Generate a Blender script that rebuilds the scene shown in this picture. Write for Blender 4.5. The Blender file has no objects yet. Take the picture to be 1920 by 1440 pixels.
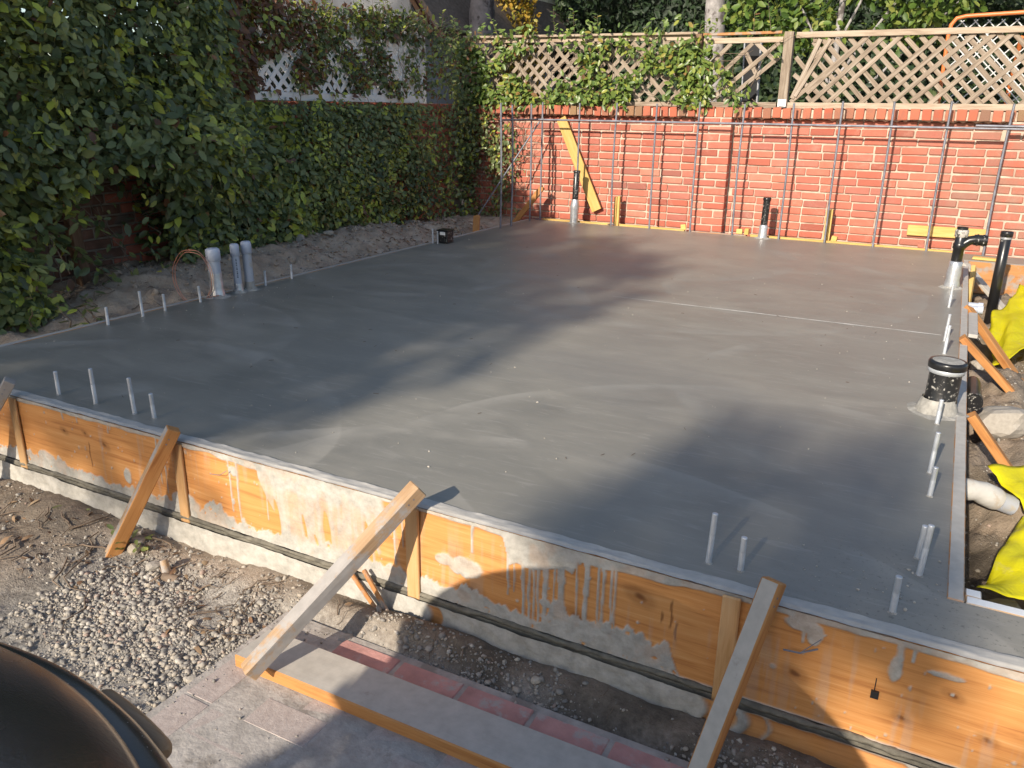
import bpy, bmesh, math, random
import numpy as np
from mathutils import Matrix, Vector

random.seed(7)
RNG = np.random.default_rng(11)
S = bpy.context.scene
COL = S.collection

# ------------------------------------------------------------------ camera, world, sun, exposure
FPX, PITCH, YAW, ROLL = 1528.85, 0.327409, -0.486091, 0.0124882
CAM = np.array([3.84693, -7.67795, 1.10])
def camera():
    fwd = np.array([math.sin(YAW)*math.cos(PITCH), math.cos(YAW)*math.cos(PITCH), -math.sin(PITCH)])
    right = np.array([math.cos(YAW), -math.sin(YAW), 0.0]); up = np.cross(right, fwd)
    r2 = math.cos(ROLL)*right + math.sin(ROLL)*up; u2 = -math.sin(ROLL)*right + math.cos(ROLL)*up
    c = bpy.data.cameras.new('camera'); o = bpy.data.objects.new('camera', c); COL.objects.link(o)
    M = Matrix(((r2[0], u2[0], -fwd[0], CAM[0]), (r2[1], u2[1], -fwd[1], CAM[1]), (r2[2], u2[2], -fwd[2], CAM[2]), (0, 0, 0, 1)))
    o.matrix_world = M
    c.sensor_width = 36.0; c.lens = FPX/1920*36.0; c.clip_end = 600; c.clip_start = 0.02
    S.camera = o
camera()
AZ, EL = math.radians(5.5), math.radians(25.6)          # direction the light travels in, height of the sun
SUN_D = np.array([math.sin(AZ)*math.cos(EL), math.cos(AZ)*math.cos(EL), -math.sin(EL)])
w = bpy.data.worlds.new('World'); S.world = w; w.use_nodes = True
nt = w.node_tree; nt.nodes.clear()
sky = nt.nodes.new('ShaderNodeTexSky'); sky.sky_type = 'NISHITA'; sky.sun_disc = False
sky.sun_elevation = EL; sky.sun_rotation = math.pi + AZ; sky.dust_density = 1.0; sky.ozone_density = 1.0
bg = nt.nodes.new('ShaderNodeBackground'); bg.inputs[1].default_value = 0.13
ow = nt.nodes.new('ShaderNodeOutputWorld'); nt.links.new(sky.outputs[0], bg.inputs[0]); nt.links.new(bg.outputs[0], ow.inputs[0])
sl = bpy.data.lights.new('sun', 'SUN'); sl.energy = 4.7; sl.angle = math.radians(0.53); sl.color = (1.0, 0.90, 0.76)
so = bpy.data.objects.new('sun', sl); COL.objects.link(so)
so.rotation_euler = Vector(SUN_D).to_track_quat('-Z', 'Y').to_euler(); so.location = (0, -20, 20)
S.view_settings.view_transform = 'Standard'; S.view_settings.look = 'None'
S.view_settings.exposure = 0.55; S.view_settings.gamma = 1.0; S.view_settings.use_curve_mapping = False
S.render.engine = 'CYCLES'
S.cycles.max_bounces = 6; S.cycles.diffuse_bounces = 3; S.cycles.glossy_bounces = 3; S.cycles.transmission_bounces = 3; S.cycles.transparent_max_bounces = 6
try: S.cycles.use_denoising = True
except Exception: pass

# ------------------------------------------------------------------ helpers
def smooth(a, b, x):
    t = np.clip((np.asarray(x, float)-a)/(b-a), 0, 1); return t*t*(3-2*t)
_LAT = np.random.default_rng(3).random((256, 256))
def vnoise(x, y):
    x = np.asarray(x, float); y = np.asarray(y, float)
    xi = np.floor(x).astype(int); yi = np.floor(y).astype(int); fx = x-xi; fy = y-yi
    fx = fx*fx*(3-2*fx); fy = fy*fy*(3-2*fy)
    g = lambda i, j: _LAT[i & 255, j & 255]
    return (g(xi, yi)*(1-fx)+g(xi+1, yi)*fx)*(1-fy)+(g(xi, yi+1)*(1-fx)+g(xi+1, yi+1)*fx)*fy
def fbm(x, y, oct=4):
    s = 0; a = 0.5
    for k in range(oct):
        s = s+a*vnoise(x*2**k+17.3*k, y*2**k+9.1*k); a *= 0.5
    return s/(1-0.5**oct)
def norm(v):
    v = np.asarray(v, float); return v/np.maximum(np.linalg.norm(v, axis=-1, keepdims=True), 1e-9)

def tag(o, label=None, cat=None, group=None, kind=None):
    if label: o['label'] = label
    if cat: o['category'] = cat
    if group: o['group'] = group
    if kind: o['kind'] = kind
    return o
def root(name, loc, label, cat, group=None):
    o = bpy.data.objects.new(name, None); COL.objects.link(o); o.location = loc; o.empty_display_size = 0.05
    return tag(o, label, cat, group)
def attach(o, parent):
    if parent is None: return o
    o.parent = parent
    if parent.parent is None:
        o.matrix_parent_inverse = Matrix.Translation(parent.location).inverted()
    else:
        o.matrix_parent_inverse = parent['_w_inv'] if False else world_of(parent).inverted()
    return o
def world_of(o):
    M = o.matrix_basis.copy()
    if o.parent is not None: M = world_of(o.parent) @ o.matrix_parent_inverse @ M
    return M
def link(name, me, parent=None, matrix=None):
    o = bpy.data.objects.new(name, me); COL.objects.link(o)
    if matrix is not None: o.matrix_basis = matrix
    return attach(o, parent)
def mesh_np(name, V, F, mats, fm=None, smooth_=False, attrs=None):
    """V (n,3); F (m,k) array or list of lists"""
    me = bpy.data.meshes.new(name)
    V = np.asarray(V, np.float32)
    if isinstance(F, np.ndarray):
        m, k = F.shape
        me.vertices.add(len(V)); me.vertices.foreach_set('co', V.ravel())
        me.loops.add(m*k); me.loops.foreach_set('vertex_index', F.astype(np.int32).ravel())
        me.polygons.add(m); me.polygons.foreach_set('loop_start', np.arange(0, m*k, k, dtype=np.int32))
        me.update(calc_edges=True)
    else:
        me.from_pydata([tuple(v) for v in V], [], F)
    for mm in (mats if isinstance(mats, (list, tuple)) else [mats]): me.materials.append(mm)
    if fm is not None: me.polygons.foreach_set('material_index', np.asarray(fm, np.int32))
    if smooth_: me.polygons.foreach_set('use_smooth', np.ones(len(me.polygons), bool))
    for an, (dom, arr) in (attrs or {}).items():
        a = me.attributes.new(an, 'FLOAT', dom); a.data.foreach_set('value', np.asarray(arr, np.float32))
    me.update()
    return me

class MB:
    def __init__(s): s.v = []; s.f = []; s.m = []; s.sm = []
    def add(s, V, F, m=0, sm=False):
        b = len(s.v); s.v += [tuple(map(float, q)) for q in V]
        for f in F: s.f.append([b+i for i in f]); s.m.append(m); s.sm.append(sm)
        return s
    def box(s, c, d, m=0, R=None):
        c = np.array(c, float); d = np.array(d, float)/2
        P = np.array([[x, y, z] for x in (-1, 1) for y in (-1, 1) for z in (-1, 1)])*d
        if R is not None: P = P @ np.array(R).T
        return s.add(P+c, [(0, 1, 3, 2), (4, 6, 7, 5), (0, 4, 5, 1), (2, 3, 7, 6), (0, 2, 6, 4), (1, 5, 7, 3)], m)
    def tube(s, pts, r, n=8, m=0, caps=True, sm=True):
        pts = np.array(pts, float); N = len(pts); r = np.broadcast_to(np.asarray(r, float), (N,))
        T = norm(np.gradient(pts, axis=0)); ref = np.array([0, 0, 1.]) if abs(T[0][2]) < .9 else np.array([1., 0, 0])
        V = []; u = norm(np.cross(T[0], ref))
        for i in range(N):
            u = norm(u-T[i]*np.dot(u, T[i])); v = np.cross(T[i], u)
            for k in range(n):
                a = 2*math.pi*k/n; V.append(pts[i]+r[i]*(math.cos(a)*u+math.sin(a)*v))
        F = [(i*n+k, i*n+(k+1) % n, (i+1)*n+(k+1) % n, (i+1)*n+k) for i in range(N-1) for k in range(n)]
        s.add(V, F, m, sm)
        if caps:
            s.add(V[:n], [tuple(range(n))[::-1]], m); s.add(V[-n:], [tuple(range(n))], m)
        return s
    def lathe(s, prof, c=(0, 0, 0), n=24, m=0, sm=True, axis=None):
        """prof: list of (r,z) ; mats per segment may be a list"""
        V = []
        for r, z in prof:
            for k in range(n):
                a = 2*math.pi*k/n; V.append((r*math.cos(a), r*math.sin(a), z))
        V = np.array(V)
        if axis is not None: V = V @ np.array(axis).T
        V = V+np.array(c)
        b = len(s.v); s.v += [tuple(q) for q in V]
        for i in range(len(prof)-1):
            mm = m[i] if isinstance(m, (list, tuple)) else m
            for k in range(n):
                s.f.append([b+i*n+k, b+i*n+(k+1) % n, b+(i+1)*n+(k+1) % n, b+(i+1)*n+k]); s.m.append(mm); s.sm.append(sm)
        return s
    def mesh(s, name, mats):
        me = bpy.data.meshes.new(name); me.from_pydata(s.v, [], s.f)
        for q in (mats if isinstance(mats, (list, tuple)) else [mats]): me.materials.append(q)
        me.polygons.foreach_set('material_index', s.m); me.polygons.foreach_set('use_smooth', s.sm); me.update(); return me
    def build(s, name, mats, parent=None, matrix=None): return link(name, s.mesh(name, mats), parent, matrix)

def bevel_mesh(name, d, b, mats, jit=0.0, seg=1, rng=None, fmat=None):
    bm = bmesh.new(); bmesh.ops.create_cube(bm, size=1.0)
    for v in bm.verts:
        v.co = Vector((v.co.x*d[0], v.co.y*d[1], v.co.z*d[2]))
        if jit: v.co += Vector([random.uniform(-jit, jit) for _ in range(3)])
    if fmat:
        for f in bm.faces:
            f.material_index = fmat(f.normal)
    bmesh.ops.bevel(bm, geom=bm.edges[:], offset=b, segments=seg, profile=0.6, affect='EDGES', clamp_overlap=True)
    me = bpy.data.meshes.new(name); bm.to_mesh(me); bm.free()
    for q in (mats if isinstance(mats, (list, tuple)) else [mats]): me.materials.append(q)
    return me
def frame(p0, p1, up=(0, 0, 1)):
    p0 = np.array(p0, float); p1 = np.array(p1, float); x = norm(p1-p0); z = np.array(up, float); y = norm(np.cross(z, x)); z = np.cross(x, y)
    c = (p0+p1)/2
    return Matrix(((x[0], y[0], z[0], c[0]), (x[1], y[1], z[1], c[1]), (x[2], y[2], z[2], c[2]), (0, 0, 0, 1)))
def bar(name, p0, p1, wd, ht, mats, parent=None, up=(0, 0, 1), bev=0.0025, jit=0.0015, fmat=None):
    """timber from p0 to p1, local x along it, local z towards up; wd along local y, ht along local z"""
    L = float(np.linalg.norm(np.array(p1, float)-np.array(p0, float)))
    return link(name, bevel_mesh(name, (L, wd, ht), bev, mats, jit, fmat=fmat), parent, frame(p0, p1, up))
def top_gray(n): return 1 if n.z > 0.7 else 0
def copy_thing(r, loc, label=None, rz=0.0, sc=1.0):
    c = r.copy(); COL.objects.link(c); c.location = loc; c.rotation_euler = (0, 0, rz); c.scale = (sc, sc, sc)
    if label: c['label'] = label
    for ch in list(r.children):
        d = ch.copy(); COL.objects.link(d); d.parent = c
        for g in list(ch.children):
            e = g.copy(); COL.objects.link(e); e.parent = d
    return c

# ------------------------------------------------------------------ materials
class NT:
    def __init__(s, name):
        s.m = bpy.data.materials.new(name); s.m.use_nodes = True; s.t = s.m.node_tree; s.t.nodes.clear()
        s.out = s.t.nodes.new('ShaderNodeOutputMaterial'); s.b = s.t.nodes.new('ShaderNodeBsdfPrincipled')
        s.t.links.new(s.b.outputs[0], s.out.inputs[0])
    def n(s, kind, **kw):
        q = s.t.nodes.new('ShaderNode'+kind)
        for k, v in kw.items(): setattr(q, k, v)
        return q
    def l(s, a, b): s.t.links.new(a, b)
    def put(s, sock, val):
        if hasattr(val, 'is_linked'): s.l(val, sock)
        else: sock.default_value = val
    def coord(s, scale=(1, 1, 1), kind='Object', rand=False):
        tc = s.n('TexCoord'); o = tc.outputs[kind]
        mp = s.n('Mapping'); mp.inputs['Scale'].default_value = scale; s.l(o, mp.inputs[0])
        if rand:
            oi = s.n('ObjectInfo'); c = s.n('CombineXYZ')
            mu = s.math('MULTIPLY', oi.outputs['Random'], 37.0); mv = s.math('MULTIPLY', oi.outputs['Random'], 91.0)
            s.l(mu, c.inputs[0]); s.l(mv, c.inputs[1]); s.l(mu, c.inputs[2]); s.l(c.outputs[0], mp.inputs['Location'])
        return mp.outputs[0]
    def noise(s, vec, scale, detail=4, rough=.55, dist=0.0):
        q = s.n('TexNoise'); q.inputs['Scale'].default_value = scale; q.inputs['Detail'].default_value = detail
        q.inputs['Roughness'].default_value = rough; q.inputs['Distortion'].default_value = dist; s.l(vec, q.inputs['Vector']); return q.outputs['Fac']
    def ramp(s, fac, stops, interp='LINEAR'):
        q = s.n('ValToRGB'); e = q.color_ramp; e.interpolation = interp
        while len(e.elements) < len(stops): e.elements.new(0.5)
        for el, (p, c) in zip(e.elements, stops): el.position = p; el.color = (*c, 1) if len(c) == 3 else c
        s.l(fac, q.inputs[0]); return q.outputs[0]
    def sel(s, fac, lo, hi):
        q = s.n('MapRange'); q.interpolation_type = 'SMOOTHSTEP'; q.inputs[1].default_value = lo; q.inputs[2].default_value = hi
        s.l(fac, q.inputs[0]); return q.outputs[0]
    def math(s, op, a, b=0.0, c=None):
        q = s.n('Math', operation=op); s.put(q.inputs[0], a); s.put(q.inputs[1], b)
        if c is not None: s.put(q.inputs[2], c)
        return q.outputs[0]
    def mix(s, fac, a, b, mode='MIX'):
        q = s.n('Mix', data_type='RGBA', blend_type=mode); s.put(q.inputs[0], fac)
        for i, v in ((6, a), (7, b)):
            if hasattr(v, 'is_linked'): s.l(v, q.inputs[i])
            else: q.inputs[i].default_value = (*v, 1) if len(v) == 3 else v
        return q.outputs[2]
    def attr(s, name): q = s.n('Attribute'); q.attribute_name = name; return q.outputs['Fac']
    def rnd(s): return s.n('ObjectInfo').outputs['Random']
    def bump(s, h, strength, dist=0.01):
        q = s.n('Bump'); q.inputs['Strength'].default_value = strength; q.inputs['Distance'].default_value = dist
        s.l(h, q.inputs['Height']); s.l(q.outputs[0], s.b.inputs['Normal'])
    def set(s, col=None, rough=None, metal=None, spec=None):
        B = s.b.inputs
        if col is not None: s.put(B['Base Color'], (*col, 1) if isinstance(col, tuple) and len(col) == 3 else col)
        if rough is not None: s.put(B['Roughness'], rough)
        if metal is not None: s.put(B['Metallic'], metal)
        if spec is not None: s.put(B['Specular IOR Level'], spec)
        return s.m

def simple(name, col, rough=.6, metal=0.0, var=.25, scale=8, bump=0.0, bscale=60, dirt=None, spec=.5):
    m = NT(name); v = m.coord(rand=True); n1 = m.noise(v, scale, 5)
    c = m.ramp(n1, [(.3, tuple(x*(1-var) for x in col)), (.7, tuple(min(1, x*(1+var)) for x in col))])
    if dirt: c = m.mix(m.sel(m.noise(v, dirt[1], 5, .65), dirt[2], dirt[2]+.12), c, dirt[0])
    if bump: m.bump(m.noise(v, bscale, 4), bump, .004)
    return m.set(c, rough, metal, spec)

def wood(name, base, dark, light, rough=.65, cement=0.0, grey=(.36, .34, .31), grain=55):
    m = NT(name); v = m.coord((1, 1, 1), rand=True); st = m.coord((1.2, 14, 14), rand=True)
    g = m.math('ADD', m.math('MULTIPLY', m.noise(m.coord((1.1, 9, 9), rand=True), 3.0, 3, .5, 1.2), .62), m.math('MULTIPLY', m.noise(m.coord((2.2, 60, 60), rand=True), 3.0, 4, .6, .6), .40))
    c = m.ramp(g, [(.33, dark), (.5, base), (.70, light)])
    c = m.mix(m.math('MULTIPLY', m.noise(v, 3.0, 3), .35), c, tuple(x*.6 for x in base))
    if cement > 0:
        k = m.sel(m.noise(v, 7.0, 7, .7), .62-.3*cement, .74-.3*cement)
        c = m.mix(m.math('MULTIPLY', k, .9), c, m.ramp(m.noise(v, 30, 3), [(.3, tuple(x*.8 for x in grey)), (.7, grey)]))
    c = m.mix(m.math('MULTIPLY', m.rnd(), .26), c, tuple(q*.45 for q in base))
    m.bump(g, .35, .002)
    return m.set(c, rough, 0, .3)

M = {}
M['fir'] = wood('fir_wood', (.52, .235, .075), (.33, .12, .035), (.62, .32, .12))
M['fir_dirty'] = wood('fir_wood_splashed', (.50, .23, .08), (.32, .12, .035), (.6, .31, .12), cement=.55)
M['yellow_wood'] = wood('yellow_wood', (.64, .42, .13), (.5, .3, .085), (.72, .5, .2))
M['pale_wood'] = wood('pale_weathered_timber', (.46, .30, .17), (.31, .18, .09), (.56, .40, .26), cement=.62, grey=(.40, .38, .36))
M['grey_top'] = wood('cement_coated_timber', (.36, .315, .27), (.27, .22, .18), (.42, .38, .34), cement=1.15, grey=(.53, .49, .43))
M['lattice_wood'] = wood('weathered_lattice_wood', (.30, .235, .175), (.14, .105, .078), (.47, .405, .335), rough=.85)
M['rail_wood'] = wood('weathered_rail_wood', (.46, .36, .265), (.28, .2, .14), (.6, .51, .40), rough=.85)
M['dark_wood'] = wood('old_dark_post_wood', (.20, .12, .075), (.08, .045, .03), (.30, .2, .13), rough=.8)
M['cement_wood'] = wood('cement_crusted_form_top', (.46, .41, .34), (.32, .26, .2), (.54, .48, .41), cement=1.35, grey=(.52, .495, .455))
M['white_paint'] = simple('white_paint', (.74, .74, .73), .55, var=.08, dirt=((.42, .38, .32), 9, .58))

def concrete():
    m = NT('wet_concrete'); v = m.coord()
    big = m.noise(v, .9, 4, .5, 1.0); med = m.noise(m.coord((1.0, 2.6, 1)), 2.1, 5, .6, .8); fine = m.noise(v, 120, 3)
    c = m.ramp(m.math('MULTIPLY_ADD', med, .55, m.math('MULTIPLY', big, .5)), [(.32, (.178, .169, .144)), (.55, (.244, .228, .192)), (.75, (.310, .286, .237))])
    rough = m.math('MULTIPLY_ADD', med, .22, .34)
    # sweeps of the power trowel: arcs round a few standing places, each a soft band broken by noise
    geo = v
    for i, (cx, cy, r, wdt, s_) in enumerate([(1.0, -3.7, 1.12, .05, .35), (3.6, -6.4, 1.75, .04, .4), (3.4, -5.6, 1.2, .03, .45), (.6, -3.0, .75, .05, .35), (1.9, -1.4, 1.0, .06, .3), (2.0, -6.9, 1.3, .03, .45), (1.0, -6.2, 1.2, .04, .4), (3.0, -2.3, .8, .05, .3), (.3, -5.2, .9, .05, .4), (2.9, -6.9, 1.6, .03, .45), (3.9, -4.2, 1.0, .04, .3), (2.3, -2.2, 1.5, .05, .3)]):
        sub = m.n('VectorMath', operation='DISTANCE'); wob = m.n('VectorMath', operation='ADD'); m.l(geo, wob.inputs[0])
        nn = m.n('TexNoise'); nn.inputs['Scale'].default_value = 1.7; m.l(geo, nn.inputs['Vector'])
        sc = m.n('VectorMath', operation='SCALE'); sc.inputs['Scale'].default_value = .10; m.l(nn.outputs['Color'], sc.inputs[0]); m.l(sc.outputs[0], wob.inputs[1])
        m.l(wob.outputs[0], sub.inputs[0]); sub.inputs[1].default_value = (cx+.05, cy+.05, .05)
        d = sub.outputs['Value']
        edge = m.math('MULTIPLY', m.sel(d, r-wdt*3.5, r), m.math('SUBTRACT', 1.0, m.sel(d, r, r+wdt*.35)))
        br = m.sel(m.noise(geo, 1.3+.2*i, 3), .42, .62)
        f = m.math('MULTIPLY', m.math('MULTIPLY', edge, br), s_*1.0)
        c = m.mix(f, c, (.37, .345, .30))
        rough = m.math('MULTIPLY_ADD', f, .25, rough)
    stk = m.noise(m.coord((1.0, 7.0, 1)), 5.0, 6, .7, 1.4); c = m.mix(m.math('MULTIPLY', m.sel(stk, .52, .70), .40), c, (.36, .335, .295)); c = m.mix(m.math('MULTIPLY', m.sel(m.noise(m.coord((2.4, 1.0, 1)), 4.0, 6, .7, 1.6), .55, .72), .22), c, (.165, .165, .155))
    # darker film of bleed water, pitted corner at the front right
    c = m.mix(m.math('MULTIPLY', m.sel(m.noise(v, .55, 3, .5, .6), .5, .66), .35), c, (.155, .154, .148))
    sx = m.n('SeparateXYZ'); m.l(v, sx.inputs[0])
    cor = m.math('MULTIPLY', m.sel(sx.outputs[0], 3.45, 3.9), m.math('SUBTRACT', 1.0, m.sel(sx.outputs[1], -5.6, -5.35)))
    pit = m.math('MULTIPLY', cor, m.sel(m.noise(v, 75, 4, .7), .57, .66))
    c = m.mix(m.math('MULTIPLY', pit, .55), c, (.07, .065, .056))
    spk = m.n('TexVoronoi'); spk.inputs['Scale'].default_value = 9; m.l(v, spk.inputs['Vector'])
    h = m.math('ADD', m.math('MULTIPLY', fine, .15), m.math('ADD', m.math('MULTIPLY', med, .6), m.math('MULTIPLY', pit, -1.0)))
    m.bump(h, .16, .012)
    return m.set(c, rough, 0, .5)
M['slab'] = concrete()

def brick_mat():
    m = NT('red_brick'); v = m.coord(rand=True); r = m.rnd()
    c = m.ramp(r, [(0, (.27, .075, .05)), (.14, (.42, .115, .07)), (.3, (.50, .16, .10)), (.45, (.40, .125, .09)), (.6, (.53, .185, .115)), (.75, (.47, .165, .12)), (.88, (.56, .25, .17)), (.95, (.36, .13, .10)), (1, (.24, .10, .08))])
    c = m.mix(m.math('MULTIPLY', m.noise(v, 22, 6, .7), .75), c, (.33, .085, .055))
    wv = m.coord(kind='Object'); ge = m.n('NewGeometry')
    pos = ge.outputs['Position']; sx = m.n('SeparateXYZ'); m.l(pos, sx.inputs[0])
    # lime bloom and mortar smears; grime growing towards the right-hand pier
    bl = m.sel(m.noise(pos, 5.5, 8, .78, .8), .50, .74)
    c = m.mix(m.math('MULTIPLY', bl, .36), c, (.50, .33, .26))
    gr = m.math('MULTIPLY', m.sel(sx.outputs[0], 2.9, 4.2), m.sel(m.noise(pos, 3.5, 5, .6), .34, .6))
    c = m.mix(m.math('MULTIPLY', gr, .6), c, (.26, .165, .12)); c = m.mix(.05, c, (.50, .36, .31))
    m.bump(m.noise(v, 70, 5, .7), .5, .004)
    return m.set(c, .85, 0, .25)
M['brick'] = brick_mat()
M['shaded_old_brick'] = simple('grimy_shaded_brick', (.17, .085, .06), .9, var=.35, scale=14, bump=.6, bscale=60, dirt=((.15, .12, .10), 7, .5))  # old brick, base colour darkened further for the left wall's shade
def cap_mat():
    m = NT('weathered_cap_brick'); v = m.coord(rand=True); r = m.rnd()
    c = m.ramp(r, [(0, (.36, .10, .06)), (.35, (.47, .13, .075)), (.6, (.40, .15, .09)), (.8, (.30, .13, .08)), (.9, (.26, .17, .085)), (1, (.22, .12, .085))])
    c = m.mix(m.math('MULTIPLY', m.sel(m.noise(v, 14, 6, .7), .4, .7), .55), c, (.23, .12, .085))
    m.bump(m.noise(v, 60, 5, .7), .5, .004)
    return m.set(c, .88, 0, .25)
M['cap_brick'] = cap_mat()
M['mortar'] = simple('pale_mortar', (.47, .375, .295), .92, var=.22, scale=14, bump=.6, bscale=90, dirt=((.36, .27, .205), 6, .53))
M['bedding'] = simple('dusty_joint_sand', (.36, .325, .29), .95, var=.22, scale=22, bump=.8, bscale=70, dirt=((.24, .21, .18), 9, .55))
M['border_brick'] = simple('pinkish_border_brick', (.47, .245, .215), .92, var=.2, scale=12, bump=.6, bscale=80, dirt=((.42, .36, .325), 11, .52))
M['old_mortar'] = simple('old_grey_mortar', (.24, .20, .165), .95, var=.3, scale=10, bump=.6, bscale=70)
def paver_mat():
    m = NT('dusty_paver'); v = m.coord(rand=True); r = m.rnd(); ge = m.n('NewGeometry'); pos = ge.outputs['Position']
    c = m.ramp(r, [(0, (.58, .23, .205)), (.5, (.64, .28, .25)), (1, (.56, .33, .30))])
    sx = m.n('SeparateXYZ'); m.l(pos, sx.inputs[0])
    dust = m.sel(m.math('ADD', m.noise(pos, 6, 6, .7), m.math('MULTIPLY', m.math('SUBTRACT', 1.0, m.sel(sx.outputs[1], -6.34, -6.20)), .42)), .52, .82)
    dust = m.math('SUBTRACT', 1.0, m.math('MULTIPLY', m.math('SUBTRACT', 1.0, dust), 1.0))
    c = m.mix(m.math('MULTIPLY', dust, .93), c, m.ramp(m.noise(pos, 45, 5, .7), [(.3, (.32, .28, .25)), (.7, (.45, .405, .365))]))
    m.bump(m.noise(pos, 80, 5, .7), .5, .005)
    return m.set(c, .92, 0, .2)
M['paver'] = paver_mat()

def soil():
    m = NT('site_soil'); v = m.coord(); wet_and_shade = m.attr('wet_and_shade'); gra = m.attr('gravelly')
    n1 = m.noise(v, 5, 7, .65); n2 = m.noise(v, 55, 5, .7)
    dry = m.ramp(n1, [(.3, (.28, .205, .150)), (.5, (.42, .325, .240)), (.72, (.55, .46, .365))])
    gr = m.ramp(n2, [(.3, (.18, .16, .14)), (.5, (.34, .31, .27)), (.7, (.52, .48, .42))])
    c = m.mix(gra, dry, gr)
    wm = m.math('MULTIPLY', wet_and_shade, m.sel(n1, .25, .6))
    c = m.mix(m.math('MULTIPLY', wm, .85), c, m.ramp(n2, [(.3, (.055, .044, .032)), (.7, (.13, .105, .078))]))
    c = m.mix(m.math('MULTIPLY', m.sel(m.noise(v, 28, 6, .75), .6, .68), .4), c, (.38, .35, .31))
    m.bump(m.math('ADD', n2, m.math('MULTIPLY', m.noise(v, 160, 4, .7), .5)), .9, .012)
    return m.set(c, .95, 0, .2)
M['soil'] = soil()
def stone_mat():
    m = NT('gravel_stone'); v = m.coord(rand=True); t = m.attr('tint')
    c = m.ramp(t, [(0, (.15, .145, .14)), (.3, (.25, .23, .205)), (.55, (.36, .325, .28)), (.82, (.44, .37, .285)), (.94, (.55, .51, .45)), (1, (.30, .16, .11))])
    c = m.mix(.35, c, m.ramp(m.noise(v, 60, 4), [(.3, (.2, .18, .155)), (.7, (.42, .385, .33))]))
    m.bump(m.noise(v, 120, 4, .7), .4, .003)
    return m.set(c, .9, 0, .25)
M['stone'] = stone_mat()

def leaf_mat(name, stops, rough=.36, trans=.25):
    m = NT(name); t = m.attr('tint'); c = m.ramp(t, stops)
    v = m.coord(kind='Object'); c = m.mix(m.math('MULTIPLY', m.noise(v, 18, 3), .4), c, tuple(x*.6 for x in stops[1][1]))
    m.set(c, rough, 0, .45)
    tr = m.n('BsdfTranslucent'); m.l(c, tr.inputs[0]); mx = m.n('MixShader'); mx.inputs[0].default_value = trans
    m.l(m.b.outputs[0], mx.inputs[1]); m.l(tr.outputs[0], mx.inputs[2]); m.l(mx.outputs[0], m.out.inputs[0])
    return m.m
IVY = [(0, (.062, .088, .040)), (.3, (.15, .19, .072)), (.5, (.245, .28, .10)), (.66, (.35, .38, .11)), (.78, (.46, .52, .09)), (.9, (.60, .66, .085)), (.945, (.46, .36, .06)), (.97, (.24, .09, .04)), (1, (.15, .06, .045))]
M['ivy'] = leaf_mat('vine_leaf', IVY)
M['vine'] = leaf_mat('sunny_vine_leaf', [(0, (.06, .11, .03)), (.35, (.125, .195, .042)), (.6, (.21, .28, .06)), (.8, (.32, .36, .08)), (.9, (.38, .38, .06)), (.95, (.34, .2, .06)), (.97, (.30, .13, .06)), (1, (.2, .09, .05))])
M['shade_leaf'] = leaf_mat('hedge_leaf', [(0, (.018, .036, .016)), (.4, (.034, .062, .024)), (.75, (.065, .10, .032)), (1, (.12, .15, .04))], .55)
M['maple_leaf'] = leaf_mat('bright_tree_leaf', [(0, (.05, .10, .02)), (.4, (.11, .19, .03)), (.75, (.2, .27, .05)), (1, (.33, .34, .08))], .5, .35)
M['gold_leaf'] = leaf_mat('golden_shrub_leaf', [(0, (.20, .15, .02)), (.4, (.42, .25, .03)), (.7, (.5, .35, .05)), (1, (.30, .34, .05))], .5, .3)
M['dead_leaf'] = leaf_mat('dead_leaf', [(0, (.12, .06, .03)), (.5, (.26, .15, .08)), (1, (.42, .31, .19))], .8, .1)
M['stem'] = simple('vine_stem', (.16, .115, .08), .85, var=.35, scale=20)
M['bark_grey'] = simple('grey_bark', (.30, .28, .27), .9, var=.4, scale=9, bump=.8, bscale=14, dirt=((.10, .085, .08), 6, .52))
M['bark_dark'] = simple('dark_ridged_bark', (.16, .145, .15), .9, var=.4, scale=9, bump=.8, bscale=14, dirt=((.05, .04, .04), 6, .5))
M['galv'] = simple('galvanized_steel', (.50, .52, .55), .42, .35, var=.15, scale=30, dirt=((.36, .34, .31), 40, .62))
M['rebar'] = simple('rebar_steel', (.19, .195, .225), .5, .35, var=.3, scale=20, dirt=((.42, .40, .38), 9, .64))
M['abs'] = simple('black_abs', (.014, .014, .015), .28, var=.2, dirt=((.33, .31, .28), 16, .66))
M['abs_flecked'] = simple('cement_flecked_abs', (.014, .014, .015), .3, var=.2, dirt=((.42, .40, .36), 70, .56))
M['abs_crust'] = simple('cement_crusted_fitting', (.05, .048, .045), .6, var=.3, dirt=((.44, .41, .37), 35, .44))
M['tape'] = simple('silver_tape', (.50, .51, .53), .35, .6, var=.2, scale=25, bump=.8, bscale=30)
M['pvc'] = simple('grey_pvc', (.38, .415, .48), .42, var=.06, scale=3)
M['pvc_dirty'] = simple('grey_pvc_muddy', (.39, .41, .455), .5, var=.08, dirt=((.40, .37, .32), 14, .52))
M['pvc_cap'] = simple('pale_pvc_cap', (.46, .50, .585), .35, var=.05, scale=4)
M['print'] = simple('dark_print', (.06, .07, .10), .6)
M['copper'] = simple('copper_wire', (.62, .27, .19), .32, .7, var=.25, scale=20)
M['grout'] = simple('grout_crust', (.31, .295, .265), .95, var=.3, scale=30, bump=.9, bscale=70)
M['clod'] = simple('dry_clod', (.36, .29, .225), .95, var=.25, scale=20, bump=.9, bscale=60)
M['seam'] = simple('dark_seam_fill', (.15, .135, .105), .95, var=.35, scale=30, bump=.9, bscale=90)
M['stake_wood'] = wood('fresh_stake_wood', (.62, .36, .16), (.48, .25, .09), (.68, .44, .23))
M['paper'] = simple('white_label', (.75, .75, .73), .6, var=.05)
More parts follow.
